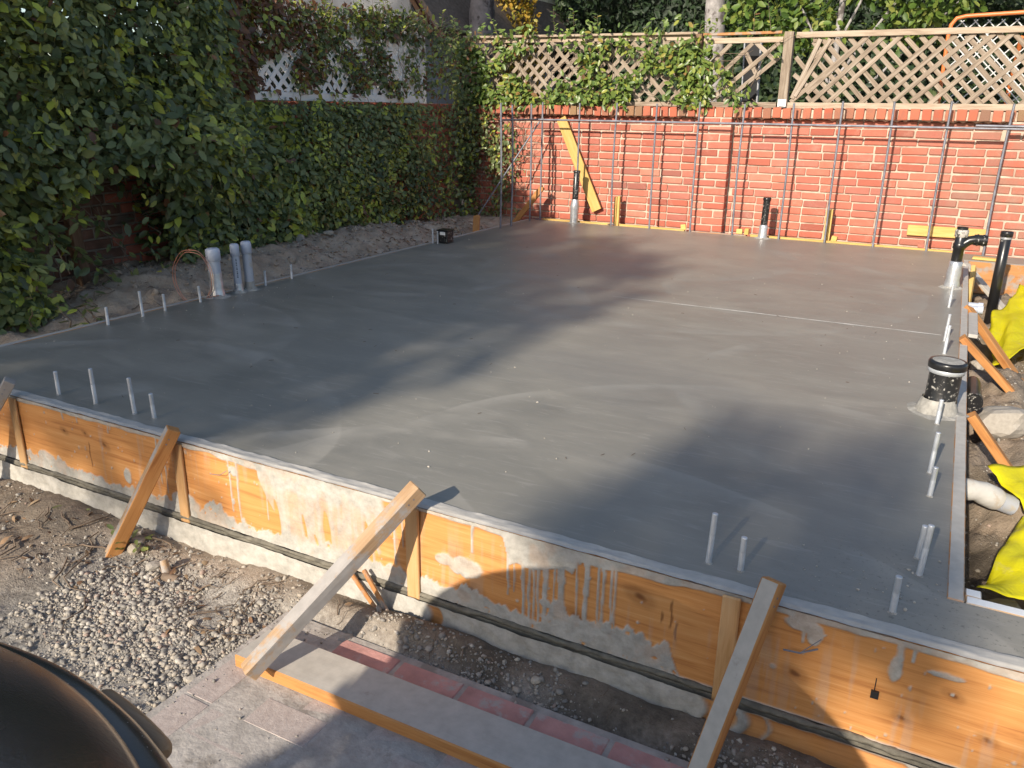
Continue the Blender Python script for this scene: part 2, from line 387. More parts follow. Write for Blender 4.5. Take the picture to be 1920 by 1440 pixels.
M['joint'] = simple('chalky_joint', (.60, .57, .52), .9, var=.2, scale=30)
M['yellow_sheet'] = NT('yellow_plastic_sheet').m
def ysheet():
    t = NT('yellow_sheet'); v = t.coord(); c = t.ramp(t.noise(v, 9, 4), [(.3, (.78, .70, .008)), (.7, (.86, .79, .015))])
    c = t.mix(t.math('MULTIPLY', t.sel(t.noise(v, 13, 5, .7), .58, .72), .35), c, (.62, .56, .34)); rd = t.math('ABSOLUTE', t.math('SUBTRACT', t.noise(v, 11, 5, .6, .8), .5)); t.bump(t.math('MULTIPLY', rd, -3.0), .32, .010); t.set(c, .38, 0, .5)
    tr = t.n('BsdfTranslucent'); t.l(c, tr.inputs[0]); mx = t.n('MixShader'); mx.inputs[0].default_value = .35
    t.l(t.b.outputs[0], mx.inputs[1]); t.l(tr.outputs[0], mx.inputs[2]); t.l(mx.outputs[0], t.out.inputs[0]); return t.m
M['yellow_sheet'] = ysheet()
M['foam'] = simple('white_foam_sleeve', (.50, .48, .44), .85, var=.12, bump=.5, dirt=((.42, .35, .27), 14, .54))
M['stucco_grey'] = simple('grey_stucco', (.27, .27, .275), .95, var=.07, scale=3, bump=.4, bscale=120)
M['siding'] = simple('cream_siding', (.60, .58, .46), .75, var=.06)
M['fascia'] = simple('brown_fascia', (.10, .045, .035), .7, var=.2)
M['green_trim'] = simple('dark_green_trim', (.02, .05, .045), .5, var=.2)
M['roofing'] = simple('brown_shingle', (.13, .10, .08), .95, var=.35, scale=25)
M['orange_paint'] = simple('orange_painted_tube', (.60, .17, .045), .4, var=.1)
M['cord'] = simple('white_cord', (.70, .70, .68), .8, var=.06)
M['black_panel'] = simple('black_panel', (.012, .013, .016), .4, var=.2)
M['steel_edge'] = simple('grey_edge', (.35, .36, .38), .5, var=.1)
M['lamp_black'] = simple('black_fixture', (.02, .02, .02), .4)
def enamel():
    m = NT('dark_enamel'); v = m.coord(); c = m.ramp(m.noise(v, 4, 5, .6), [(.3, (.075, .063, .055)), (.7, (.135, .11, .095))])
    c = m.mix(m.math('MULTIPLY', m.sel(m.noise(v, 130, 4, .7), .58, .72), .3), c, (.22, .20, .18))
    m.bump(m.noise(v, 240, 3), .10, .002)
    return m.set(c, m.math('MULTIPLY_ADD', m.noise(v, 9, 4), .12, .20), .75, .5)
M['enamel'] = enamel()
M['handle_wood'] = wood('brown_handle_wood', (.36, .20, .10), (.20, .10, .05), (.46, .28, .16), rough=.45)

def form_mat():
    m = NT('form_board_face'); v = m.coord(); st = m.coord((1.0, 9, 11)); cem = m.attr('cement'); kn = m.attr('knot')
    g = m.math('ADD', m.math('MULTIPLY', m.noise(m.coord((.7, 1, 9)), 3.2, 3, .5, 1.5), .58), m.math('MULTIPLY', m.noise(m.coord((1.6, 1, 70)), 2.6, 4, .6, .9), .44))
    c = m.ramp(g, [(.34, (.42, .165, .052)), (.47, (.565, .25, .078)), (.58, (.61, .29, .098)), (.72, (.68, .37, .155))])
    c = m.mix(m.math('MULTIPLY', m.sel(m.noise(m.coord((.8, 1, 4)), 2.5, 4), .5, .75), .45), c, (.50, .20, .06))
    c = m.mix(kn, c, (.13, .04, .012))
    cc = m.ramp(m.noise(v, 24, 6, .7), [(.28, (.30, .285, .25)), (.5, (.41, .385, .34)), (.75, (.53, .50, .45))])
    c = m.mix(cem, c, cc)
    m.bump(m.math('ADD', m.math('MULTIPLY', g, m.math('SUBTRACT', .5, m.math('MULTIPLY', cem, .5))), m.math('MULTIPLY', m.noise(v, 70, 5, .7), m.math('MULTIPLY_ADD', cem, 1.4, .1))), .35, .004)
    return m.set(c, m.math('MULTIPLY_ADD', cem, .35, .55), 0, .3)
M['form'] = form_mat()

# ------------------------------------------------------------------ ground
LF, WX = 5.888, 3.985                       # slab length, slab width
def H(x, y):
    x = np.asarray(x, float); y = np.asarray(y, float)
    n1 = fbm(x*2.2+3, y*2.2+5, 5)-.5; n2 = fbm(x*11+1, y*11+2, 4)-.5; n3 = fbm(x*38, y*38, 3)-.5
    z = -.405 + .020*n1 + .022*n2 + .012*n3
    # front: mud banked against the form, hollow next to the path
    bank = np.exp(-((y+6.0)/.10)**2)
    z = z + bank*(.035+.05*n1) + np.exp(-((x-2.62)/.17)**2-((y+6.06)/.09)**2)*.05 - np.exp(-((x-2.82)/.12)**2-((y+6.08)/.05)**2)*.05
    z = z + np.exp(-((x-1.1)/.7)**2-((y+6.2)/.25)**2)*.02
    # flat under the path
    p = smooth(2.12, 2.22, x)*smooth(-6.02, -6.10, y); z = z*(1-p)+p*(-.418)
    # left: bank of spoil between form and planted wall
    g = smooth(-5.1, -4.2, y)*(1-.75*smooth(-2.0, -.6, y))
    lf = -.055+.16*smooth(-.06, -.5, x)*g - .05*smooth(-4.8, -5.8, y)
    lf = lf + (.09*n1+.09*n2+.022*n3)*smooth(-.05, -.25, x)
    lf = lf - .35*smooth(-5.3, -6.1, y)
    a = smooth(.0, -.05, x); z = z*(1-a)+a*lf
    # right: dug pit with lumps of clay
    rt = -.31 + .14*n1+.12*n2+.03*n3 + .13*np.exp(-((x-4.32)/.16)**2-((y+3.55)/.38)**2) + .10*np.exp(-((x-4.25)/.1)**2-((y+2.9)/.3)**2) + .12*np.exp(-((x-4.2)/.1)**2-((y+4.45)/.16)**2) + .12*np.exp(-((x-4.3)/.2)**2-((y+.8)/.25)**2) - .06*np.exp(-((x-4.12)/.1)**2-((y+4.95)/.16)**2)
    b = smooth(4.0, 4.05, x)*smooth(-5.75, -5.68, y); z = z*(1-b)+b*rt
    return z
def ground():
    xs = np.concatenate([np.arange(-1.2, -.1, .02), np.arange(-.1, 5.2, .012)]); ys = np.concatenate([np.arange(-7.6, -5.9, .012), np.arange(-5.9, .25, .022)])
    X, Y = np.meshgrid(xs, ys); Z = H(X, Y); nx, ny = len(xs), len(ys)
    V = np.stack([X, Y, Z], -1).reshape(-1, 3)
    I = np.arange(nx*ny).reshape(ny, nx); F = np.stack([I[:-1, :-1], I[:-1, 1:], I[1:, 1:], I[1:, :-1]], -1).reshape(-1, 4)
    # leave out what lies deep under the slab
    c = V[F].mean(1); keep = ~((c[:, 0] > .1) & (c[:, 0] < 3.9) & (c[:, 1] > -5.8) & (c[:, 1] < -.1)); F = F[keep]
    x, y = V[:, 0], V[:, 1]
    n = fbm(x*4, y*4, 4)
    wet_and_shade = smooth(-6.10, -5.98, y+.10*(n-.5))*(x > .8)*(y < -5.9)*smooth(1.9, 2.4, x)*1.0 + .75*smooth(2.75, 2.95, x)*smooth(-6.14, -6.06, y) + (x > 4.0)*(y > -5.7)*(y < -4.7)*.8 + (x > 4.0)*(y > -5.7)*smooth(.52, .62, n)*.3 + smooth(2.0, 1.0, x)*(x > 0)*(y < -5.9)*.9  # last term: brown mud at the front left with its shade painted in
    gra = smooth(1.0, 1.6, x+.4*(n-.5))*smooth(-5.98, -6.1, y+.1*(n-.5))*.85+.12
    o = link('ground', mesh_np('ground', V, F, M['soil'], None, True, {'wet_and_shade': ('POINT', np.clip(wet_and_shade, 0, 1)), 'gravelly': ('POINT', np.clip(gra, 0, 1))}))
    tag(o, kind='structure')
    mb = MB(); mb.add([(-200, -200, -.46), (200, -200, -.46), (200, 200, -.46), (-200, 200, -.46)], [(0, 1, 2, 3)])
    me = mb.mesh('terrain', M['soil']); tag(link('terrain', me), kind='structure')
ground()

# ------------------------------------------------------------------ slab
def slab():
    mb = MB(); xs = [0, WX, 5.2]; ys = [-LF, -5.70, -.33, 0]; z0 = -.42
    for i, j in ((0, 0), (1, 0), (0, 1), (0, 2), (1, 2)):
        mb.add([(xs[i], ys[j], 0), (xs[i+1], ys[j], 0), (xs[i+1], ys[j+1], 0), (xs[i], ys[j+1], 0)], [(0, 1, 2, 3)])
    for (x0, y0), (x1, y1) in (((0, -LF), (5.2, -LF)), ((5.2, -LF), (5.2, -5.7)), ((5.2, -5.7), (WX, -5.7)), ((WX, -5.7), (WX, -.33)), ((WX, -.33), (5.2, -.33)), ((5.2, -.33), (5.2, 0)), ((5.2, 0), (0, 0)), ((0, 0), (0, -LF))):
        mb.add([(x0, y0, z0), (x1, y1, z0), (x1, y1, 0), (x0, y0, 0)], [(0, 1, 2, 3)])
    me = mb.mesh('concrete_slab', M['slab'])
    s = tag(link('concrete_slab', me), kind='structure')
    # struck joint across the far third
    mb = MB(); xs = np.linspace(2.08, 3.9, 40); wob = [.0035*(vnoise(x*6, 4.)-.5) for x in xs]
    V = []; 
    for x, q in zip(xs, wob):
        yy = -3.016+.012*(x-2.08)+q; hw = .0062*(.35+.65*min(1, (x-2.05)/.5))*(0.6+.8*vnoise(x*21, 2.))
        V += [(x, yy-hw, .0012), (x, yy+hw, .0012)]
    mb.add(V, [(2*i, 2*i+2, 2*i+3, 2*i+1) for i in range(len(xs)-1)]); mb.build('joint_line', M['joint'], s)
    # chips and crumbs lying on the slab
    chip_v = []; chip_f = []; tint = []
    N = 480; px = RNG.uniform(.05, 3.9, N); py = RNG.uniform(-5.85, -.4, N)
    for k in range(60): px[k] = .12+abs(RNG.normal(0, .22)); py[k] = -4.15+RNG.normal(0, .28)
    for k in range(60, 115): px[k] = 3.85+RNG.normal(0, .16); py[k] = -5.72+RNG.normal(0, .08)
    k_ = (px < 3.97) & (px > .01) & (py > -5.87); px = px[k_]; py = py[k_]
    V, F, t = pebbles(np.stack([px, py, np.full(len(px), .0015)], -1), np.clip(RNG.lognormal(-6.1, .45, len(px)), .001, .0065), .55)
    tag(link('concrete_crumbs', mesh_np('concrete_crumbs', V, F, M['stone'], None, False, {'tint': ('FACE', np.clip(.86+.09*RNG.random(len(F)), 0, .94))}), s), kind='stuff')
_ico = None
def ico():
    global _ico
    if _ico is None:
        bm = bmesh.new(); bmesh.ops.create_icosphere(bm, subdivisions=1, radius=1.0)
        _ico = (np.array([v.co[:] for v in bm.verts]), np.array([[v.index for v in f.verts] for f in bm.faces])); bm.free()
    return _ico
def rotmats(n):
    q = RNG.normal(size=(n, 4)); q /= np.linalg.norm(q, axis=1, keepdims=True); a, b, c, d = q.T
    return np.stack([np.stack([1-2*(c*c+d*d), 2*(b*c-a*d), 2*(b*d+a*c)], -1), np.stack([2*(b*c+a*d), 1-2*(b*b+d*d), 2*(c*d-a*b)], -1), np.stack([2*(b*d-a*c), 2*(c*d+a*b), 1-2*(b*b+c*c)], -1)], 1)
def pebbles(P, r, flat=.65):
    Vi, Fi = ico(); n = len(P)
    sh = np.stack([RNG.uniform(.75, 1.25, n), RNG.uniform(.6, 1.0, n), RNG.uniform(flat*.6, flat*1.2, n)], -1)
    V = Vi[None]*sh[:, None]*(1+RNG.uniform(-.36, .30, (n, len(Vi), 1)))
    R = rotmats(n); a = RNG.uniform(0, 6.28, n); z = np.zeros(n)
    Rz = np.stack([np.stack([np.cos(a), -np.sin(a), z], -1), np.stack([np.sin(a), np.cos(a), z], -1), np.stack([z, z, z+1], -1)], 1)
    mixR = np.where((RNG.random(n) < .35)[:, None, None], R, Rz)
    V = np.einsum('nij,nkj->nki', mixR, V)*r[:, None, None]+P[:, None]
    F = Fi[None]+(np.arange(n)*len(Vi))[:, None, None]
    return V.reshape(-1, 3), F.reshape(-1, 3), n
slab()

# ------------------------------------------------------------------ house leaves: vectorised leaf builder
def leaves(P, tip, nrm, L, Wd, fold=.18, curl=.12):
    n = len(P); tip = norm(tip); nrm = norm(nrm-tip*np.sum(nrm*tip, -1, keepdims=True)); side = np.cross(tip, nrm)
    L = np.broadcast_to(L, (n,)); Wd = np.broadcast_to(Wd, (n,))
    prof = [(0, 0, 0), (.28, .42, 0), (.68, .40, -.3), (1.0, 0, -1), (.68, -.40, -.3), (.28, -.42, 0), (.5, 0, -2)]
    V = np.zeros((n, 7, 3))
    for i, (u, s, q) in enumerate(prof):
        dz = -fold*Wd if q == -2 else (curl*q*L)
        V[:, i] = P+tip*(u*L)[:, None]+side*(s*Wd)[:, None]+nrm*(dz[:, None] if not np.isscalar(dz) else dz)
    f = np.array([(0, 1, 6), (1, 2, 6), (2, 3, 6), (3, 4, 6), (4, 5, 6), (5, 0, 6)])
    F = (f[None]+(np.arange(n)*7)[:, None, None]).reshape(-1, 3)
    return V.reshape(-1, 3), F
def leaf_object(name, V, F, tint, mat, parent, kind='stuff'):
    o = link(name, mesh_np(name, V, F, mat, None, False, {'tint': ('FACE', np.repeat(tint, 6))}), parent)
    return tag(o, kind=kind) if kind else o
LEAF_MESH = {}
def leaf_proto(mat, key, tint, wid=.55):
    if (key, tint) not in LEAF_MESH:
        V, F = leaves(np.zeros((1, 3)), np.array([[1., 0, 0]]), np.array([[0, 0, 1.]]), np.array([1.0]), np.array([wid]))
        LEAF_MESH[(key, tint)] = mesh_np('leaf', V, F, mat, None, False, {'tint': ('FACE', np.full(6, tint))})
    return LEAF_MESH[(key, tint)]
def leaf_parts(P, tip, nrm, L, tint, mat, key, parent, wid=.55):
    tip = norm(tip); nrm = norm(nrm-tip*np.sum(nrm*tip, -1, keepdims=True)); side = np.cross(nrm, tip)
    for i in range(len(P)):
        x, y, z, l = tip[i], side[i], nrm[i], float(L[i])
        mtx = Matrix(((x[0]*l, y[0]*l, z[0]*l, P[i][0]), (x[1]*l, y[1]*l, z[1]*l, P[i][1]), (x[2]*l, y[2]*l, z[2]*l, P[i][2]), (0, 0, 0, 1)))
        link('leaf', leaf_proto(mat, key, round(float(tint[i])*24)/24, wid), parent, mtx)
def tints(n, young=.08, dead=.03, lo=0, hi=.7):
    t = lo+(hi-lo)*RNG.beta(1.6, 2.0, n); k = RNG.random(n)
    t = np.where(k < young, RNG.uniform(.80, .95, n), t); return np.where(k > 1-dead, RNG.uniform(.965, 1.0, n), t)

# ------------------------------------------------------------------ brick walls
def brick_meshes(d, mat, n=6, jit=.003, bev=.005):
    return [bevel_mesh('brick', d, random.uniform(.6, 1.5)*bev, mat, jit) for _ in range(n)]
COURSE, BL, BH = .069, .198, .056
WALL_Y, WALL_TOP = .21, 1.035
PIERS = [(1.64, 1.955), (4.13, 4.46)]
def euler_small(s=.01): return Matrix.Rotation(random.uniform(-s, s), 4, 'X') @ Matrix.Rotation(random.uniform(-s, s), 4, 'Y') @ Matrix.Rotation(random.uniform(-s, s), 4, 'Z')
def join_meshes(items, mat, name):
    V = []; F = []; b = 0
    for me, mtx in items:
        n = len(me.vertices); co = np.empty(n*3, np.float32); me.vertices.foreach_get('co', co); co = co.reshape(-1, 3)
        A = np.array(mtx); V.append(co @ A[:3, :3].T+A[:3, 3]); F += [[b+i for i in p.vertices] for p in me.polygons]; b += n
    return mesh_np(name, np.concatenate(V), F, mat)
def back_wall():
    r = root('brick_wall', (1.8, .3, -.4), 'sunlit red brick garden wall behind the slab, carrying the brown wooden lattice', 'brick wall')
    mb = MB(); mb.box((1.78, .33, .30), (5.46, .214, 1.47))
    for a, b in PIERS: mb.box(((a+b)/2, .18, .30), (b-a-.02, .12, 1.469))
    mb.build('mortar', M['mortar'], r)
    full = brick_meshes((BL, .09, BH), M['brick'], 8); half = brick_meshes((.093, .09, BH), M['brick'], 5)
    tiny = brick_meshes((.062, .09, BH), M['brick'], 3)
    rest = []; count = 0
    ncourse = 16
    for c in range(ncourse):
        z = WALL_TOP-.006-COURSE*(c+.5)
        x = -.93+(.0 if c % 2 else -.105); drift = random.uniform(-.02, .02); x += drift
        while x < 4.6:
            mid = x+BL/2
            inpier = any(a-.02 < mid < b+.02 for a, b in PIERS)
            me = random.choice(full)
            if random.random() < .06: me = random.choice(half)
            wd = BL if me in full else .093
            a, b = x, x+wd
            ok = True
            for pa, pb in PIERS:
                if a < pb-.005 and b > pa+.005:
                    if a < pa-.03: b = pa-.008; 
                    elif b > pb+.03: a = pb+.006
                    else: ok = False
            if ok:
                sc = (b-a)/wd
                mtx = Matrix.Translation(((a+b)/2, WALL_Y+.045+random.uniform(-.003, .003), z+random.uniform(-.002, .002))) @ euler_small(.008) @ Matrix.Diagonal((sc, 1, 1, 1))
                if (c >= 14 or (a+b)/2 < -.45 or (a+b)/2 > 4.5): rest.append((me, mtx))
                else: link('brick', me, r, mtx); count += 1
            x += wd+.012+random.uniform(-.003, .004)
        for pa, pb in PIERS:
            lay = [(BL, full), (.093, half)]
            if c % 2: lay.reverse()
            x = pa+.004
            for wd, ms in lay:
                me = random.choice(ms)
                mtx = Matrix.Translation((x+wd/2, .11+.045+random.uniform(-.003, .003), z+random.uniform(-.002, .002))) @ euler_small(.008)
                if c >= 14 or pa > 4: rest.append((me, mtx))
                else: link('brick', me, r, mtx); count += 1
                x += wd+.014
    tag(link('brickwork', join_meshes(rest, M['brick'], 'brickwork'), r), kind='stuff')
    cap = [bevel_mesh('cap_brick', (.071, .21, .088), .008, M['cap_brick'], .004, 2) for _ in range(6)]
    x = -.93
    while x < 4.7:
        mtx = Matrix.Translation((x+.036, .12+.105+random.uniform(-.006, .006), 1.035+.043+random.uniform(-.003, .003))) @ euler_small(.02)
        link('cap_brick', random.choice(cap), r, mtx); x += .085+random.uniform(-.003, .003)
    mb = MB(); mb.box((1.85, .235, 1.073), (5.6, .18, .07)); 
    # mortar squeezed out under the cap in scallops
    x = -.9
    while x < 4.6:
        wd = random.uniform(.05, .10)
        if random.random() < .8: mb.add([(x, .205, 1.036), (x+wd, .205, 1.036), (x+wd*.5, .196, 1.016), (x, .16, 1.036), (x+wd, .16, 1.036)], [(0, 2, 1), (0, 3, 2), (1, 2, 4), (3, 4, 2)])
        x += .085
    mb.build('cap_mortar', M['mortar'], r)
    print('back bricks', count)
back_wall()
def left_wall():
    r = root('brick_wall', (-1.05, -2.5, -.4), 'shaded brick wall overgrown with vines along the left of the slab', 'brick wall')
    X0 = -.95
    mb = MB(); mb.box((X0-.12, -2.75, .30), (.216, 5.85, 1.47)); mb.build('mortar', M['old_mortar'], r)
    full = brick_meshes((.09, BL, BH), M['brick'], 6); old = brick_meshes((.09, BL, BH), M['shaded_old_brick'], 5); rest = []
    for c in range(18):
        z = WALL_TOP-.006-COURSE*(c+.5); y = .1-(.105 if c % 2 else 0)
        while y > -5.6:
            mtx = Matrix.Translation((X0-.045+random.uniform(-.003, .003), y-BL/2, z)) @ euler_small(.008)
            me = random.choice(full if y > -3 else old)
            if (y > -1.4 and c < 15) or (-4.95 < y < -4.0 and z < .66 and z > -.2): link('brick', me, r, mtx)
            else: rest.append((me, mtx))
            y -= BL+.012+random.uniform(-.003, .003)
    tag(link('brickwork', join_meshes(rest, M['brick'], 'brickwork'), r), kind='stuff')
    cap = [bevel_mesh('cap_brick', (.21, .071, .088), .008, M['cap_brick'], .004, 2) for _ in range(5)]
    y = .12; items = []
    while y > -5.6:
        mtx = Matrix.Translation((X0+.02-.105, y, 1.078)) @ euler_small(.02); me = random.choice(cap)
        if y > -3.4: link('cap_brick', me, r, mtx)
        else: items.append((me, mtx))
        y -= .085
    tag(link('cap_row', join_meshes(items, M['cap_brick'], 'cap_row'), r), kind='stuff')
left_wall()

# ------------------------------------------------------------------ lattices
def clip45(c, sgn, a0, a1, z0, z1):
    """line z = c + sgn*(a-a0); returns end points inside the rectangle"""
    pts = []
    for a in (a0, a1):
        z = c+sgn*(a-a0)
        if z0 <= z <= z1: pts.append((a, z))
    for z in (z0, z1):
        a = a0+sgn*(z-c)
        if a0 < a < a1: pts.append((a, z))
    if len(pts) < 2: return None
    pts.sort(); return pts[0], pts[-1]
def lattice(r, a0, a1, z0, z1, front, back, step, to3, up, mat, wd=.036, th=.008, drop=0.0, jit=.004, sd=1):
    rr = random.Random(sd); wdt = a1-a0; ht = z1-z0
    for sgn, off in ((front, 0.0), (-front, 1.0)):
        lo, hi = (z0-wdt, z1) if sgn > 0 else (z0, z1+wdt)
        c = lo+rr.uniform(0, step); st = step*(1.22 if off == 0 else 1.0)
        while c < hi:
            q = clip45(c, sgn, a0, a1, z0, z1); c += st*1.414 + rr.uniform(-jit, jit)
            if not q or rr.random() < drop: continue
            (aa, za), (ab, zb) = q
            if abs(ab-aa) < .03: continue
            j1, j2 = rr.uniform(-.016, .016), rr.uniform(-.016, .016)
            bar('slat', to3(aa, za+j1, off*(th+.001)), to3(ab, zb+j2, off*(th+.001)), wd, th, mat, r, up=up, bev=.0012, jit=.0008)
def back_lattices():
    to3 = lambda a, z, o: (a, .20+o, z)
    A = root('lattice_panel', (.3, .2, 1.12), 'long weathered lattice panel half hidden by green climbing vine on the brick wall', 'lattice fence', 'weathered lattice panels on the back wall')
    lattice(A, -.88, 1.52, 1.165, 1.70, -1, 1, .082, to3, (0, -1, 0), M['lattice_wood'], drop=.10, sd=2)
    bar('rail', (-.92, .21, 1.745), (1.56, .21, 1.722), .03, .05, M['rail_wood'], A); bar('rail', (-.92, .185, 1.778), (1.56, .185, 1.752), .06, .022, M['rail_wood'], A)
    bar('rail', (-.92, .215, 1.142), (1.53, .215, 1.142), .05, .04, M['lattice_wood'], A); bar('stile', (-.905, .21, 1.165), (-.905, .21, 1.72), .035, .04, M['lattice_wood'], A)
    B = root('lattice_panel', (1.95, .2, 1.12), 'broken narrow lattice panel with missing slats between the two wooden posts', 'lattice fence', 'weathered lattice panels on the back wall')
    for (a, z, b, q, o) in [(1.62, 1.24, 2.05, 1.66, 0), (1.72, 1.185, 2.28, 1.66, 0), (1.84, 1.17, 2.29, 1.54, 0), (1.62, 1.42, 1.86, 1.66, 0), (1.98, 1.61, 2.13, 1.36, .009), (1.64, 1.36, 1.78, 1.20, .009), (2.06, 1.68, 2.27, 1.50, .009)]:
        bar('slat', to3(a, z, o), to3(b, q, o), .036, .008, M['lattice_wood'], B, up=(0, -1, 0), bev=.0012)
    bar('rail', (1.61, .205, 1.685), (2.31, .205, 1.685), .03, .045, M['rail_wood'], B); bar('rail', (1.61, .19, 1.738), (2.30, .19, 1.742), .06, .022, M['fir_dirty'], B); bar('rail', (1.61, .215, 1.142), (2.31, .215, 1.142), .05, .05, M['lattice_wood'], B)
    C = root('lattice_panel', (3.4, .2, 1.12), 'wide bare weathered lattice panel with loose slats at the right of the wall', 'lattice fence', 'weathered lattice panels on the back wall')
    lattice(C, 2.56, 4.62, 1.168, 1.688, 1, -1, .076, to3, (0, -1, 0), M['lattice_wood'], drop=.05, sd=5)
    for (a, z, b, q, o) in [(2.44, 1.20, 2.62, 1.68, -.01), (2.46, 1.22, 2.70, 1.68, -.012), (2.43, 1.40, 2.60, 1.27, .009), (2.43, 1.54, 2.56, 1.40, .009), (2.43, 1.17, 2.98, 1.68, 0)]:
        bar('slat', to3(a, z, o), to3(b, q, o), .036, .008, M['lattice_wood'], C, up=(0, -1, 0), bev=.0012)
    bar('rail', (2.42, .195, 1.715), (4.66, .195, 1.715), .045, .046, M['rail_wood'], C); bar('rail', (2.40, .215, 1.142), (4.66, .215, 1.142), .05, .05, M['rail_wood'], C)
    for x, wdt, lab in ((1.575, .06, 'dark wooden fence post wrapped in vine between two lattice panels'), (2.365, .078, 'wide pale wooden fence post beside the bare lattice panel')):
        p = root('fence_post', (x, .2, 1.12), lab, 'fence post', 'posts on the back wall')
        bar('post', (x, .2, 1.15), (x-.005, .2, 1.745), wdt, .085, M['dark_wood'] if x < 2 else M['lattice_wood'], p, up=(0, -1, 0))
        mb = MB(); mb.box((x, .152, 1.165), (.07, .003, .055)); mb.box((x-.0335, .19, 1.165), (.003, .075, .055)); mb.box((x+.0335, .19, 1.165), (.003, .075, .055)); mb.box((x, .19, 1.1305), (.075, .08, .004)); mb.box((x-.027, .15, 1.138), (.012, .004, .014)); mb.box((x+.027, .15, 1.138), (.012, .004, .014))
        mb.build('post_base', M['white_paint'], p)
back_lattices()
def white_lattice():
    to3 = lambda a, z, o: (-.915-o, a, z)
    r = root('lattice_panel', (-.92, -1.9, 1.11), 'white painted lattice panel on the vine covered left wall', 'lattice fence')
    lattice(r, -2.98, -1.46, 1.19, 1.68, 1, -1, .074, to3, (1, 0, 0), M['white_paint'], .034, .007, sd=8)
    lattice(r, -1.38, -.70, 1.19, 1.70, 1, -1, .074, to3, (1, 0, 0), M['white_paint'], .034, .007, sd=9)
    bar('rail', (-.888, -3.35, 1.158), (-.888, -.66, 1.158), .03, .062, M['white_paint'], r); bar('rail', (-.91, -3.35, 1.71), (-.91, -.66, 1.72), .04, .03, M['white_paint'], r)
    bar('stile', (-.90, -1.42, 1.182), (-.90, -1.42, 1.70), .05, .03, M['white_paint'], r, up=(1, 0, 0)); bar('stile', (-.90, -.67, 1.182), (-.90, -.67, 1.72), .045, .03, M['white_paint'], r, up=(1, 0, 0))
    p = root('post', (-.84, -4.52, -.1), 'dark old post standing against the bare brick of the shaded wall', 'post')
    bar('shaft', (-.84, -4.50, -.15), (-.86, -4.55, .95), .07, .06, M['dark_wood'], p, up=(1, 0, 0))
white_lattice()

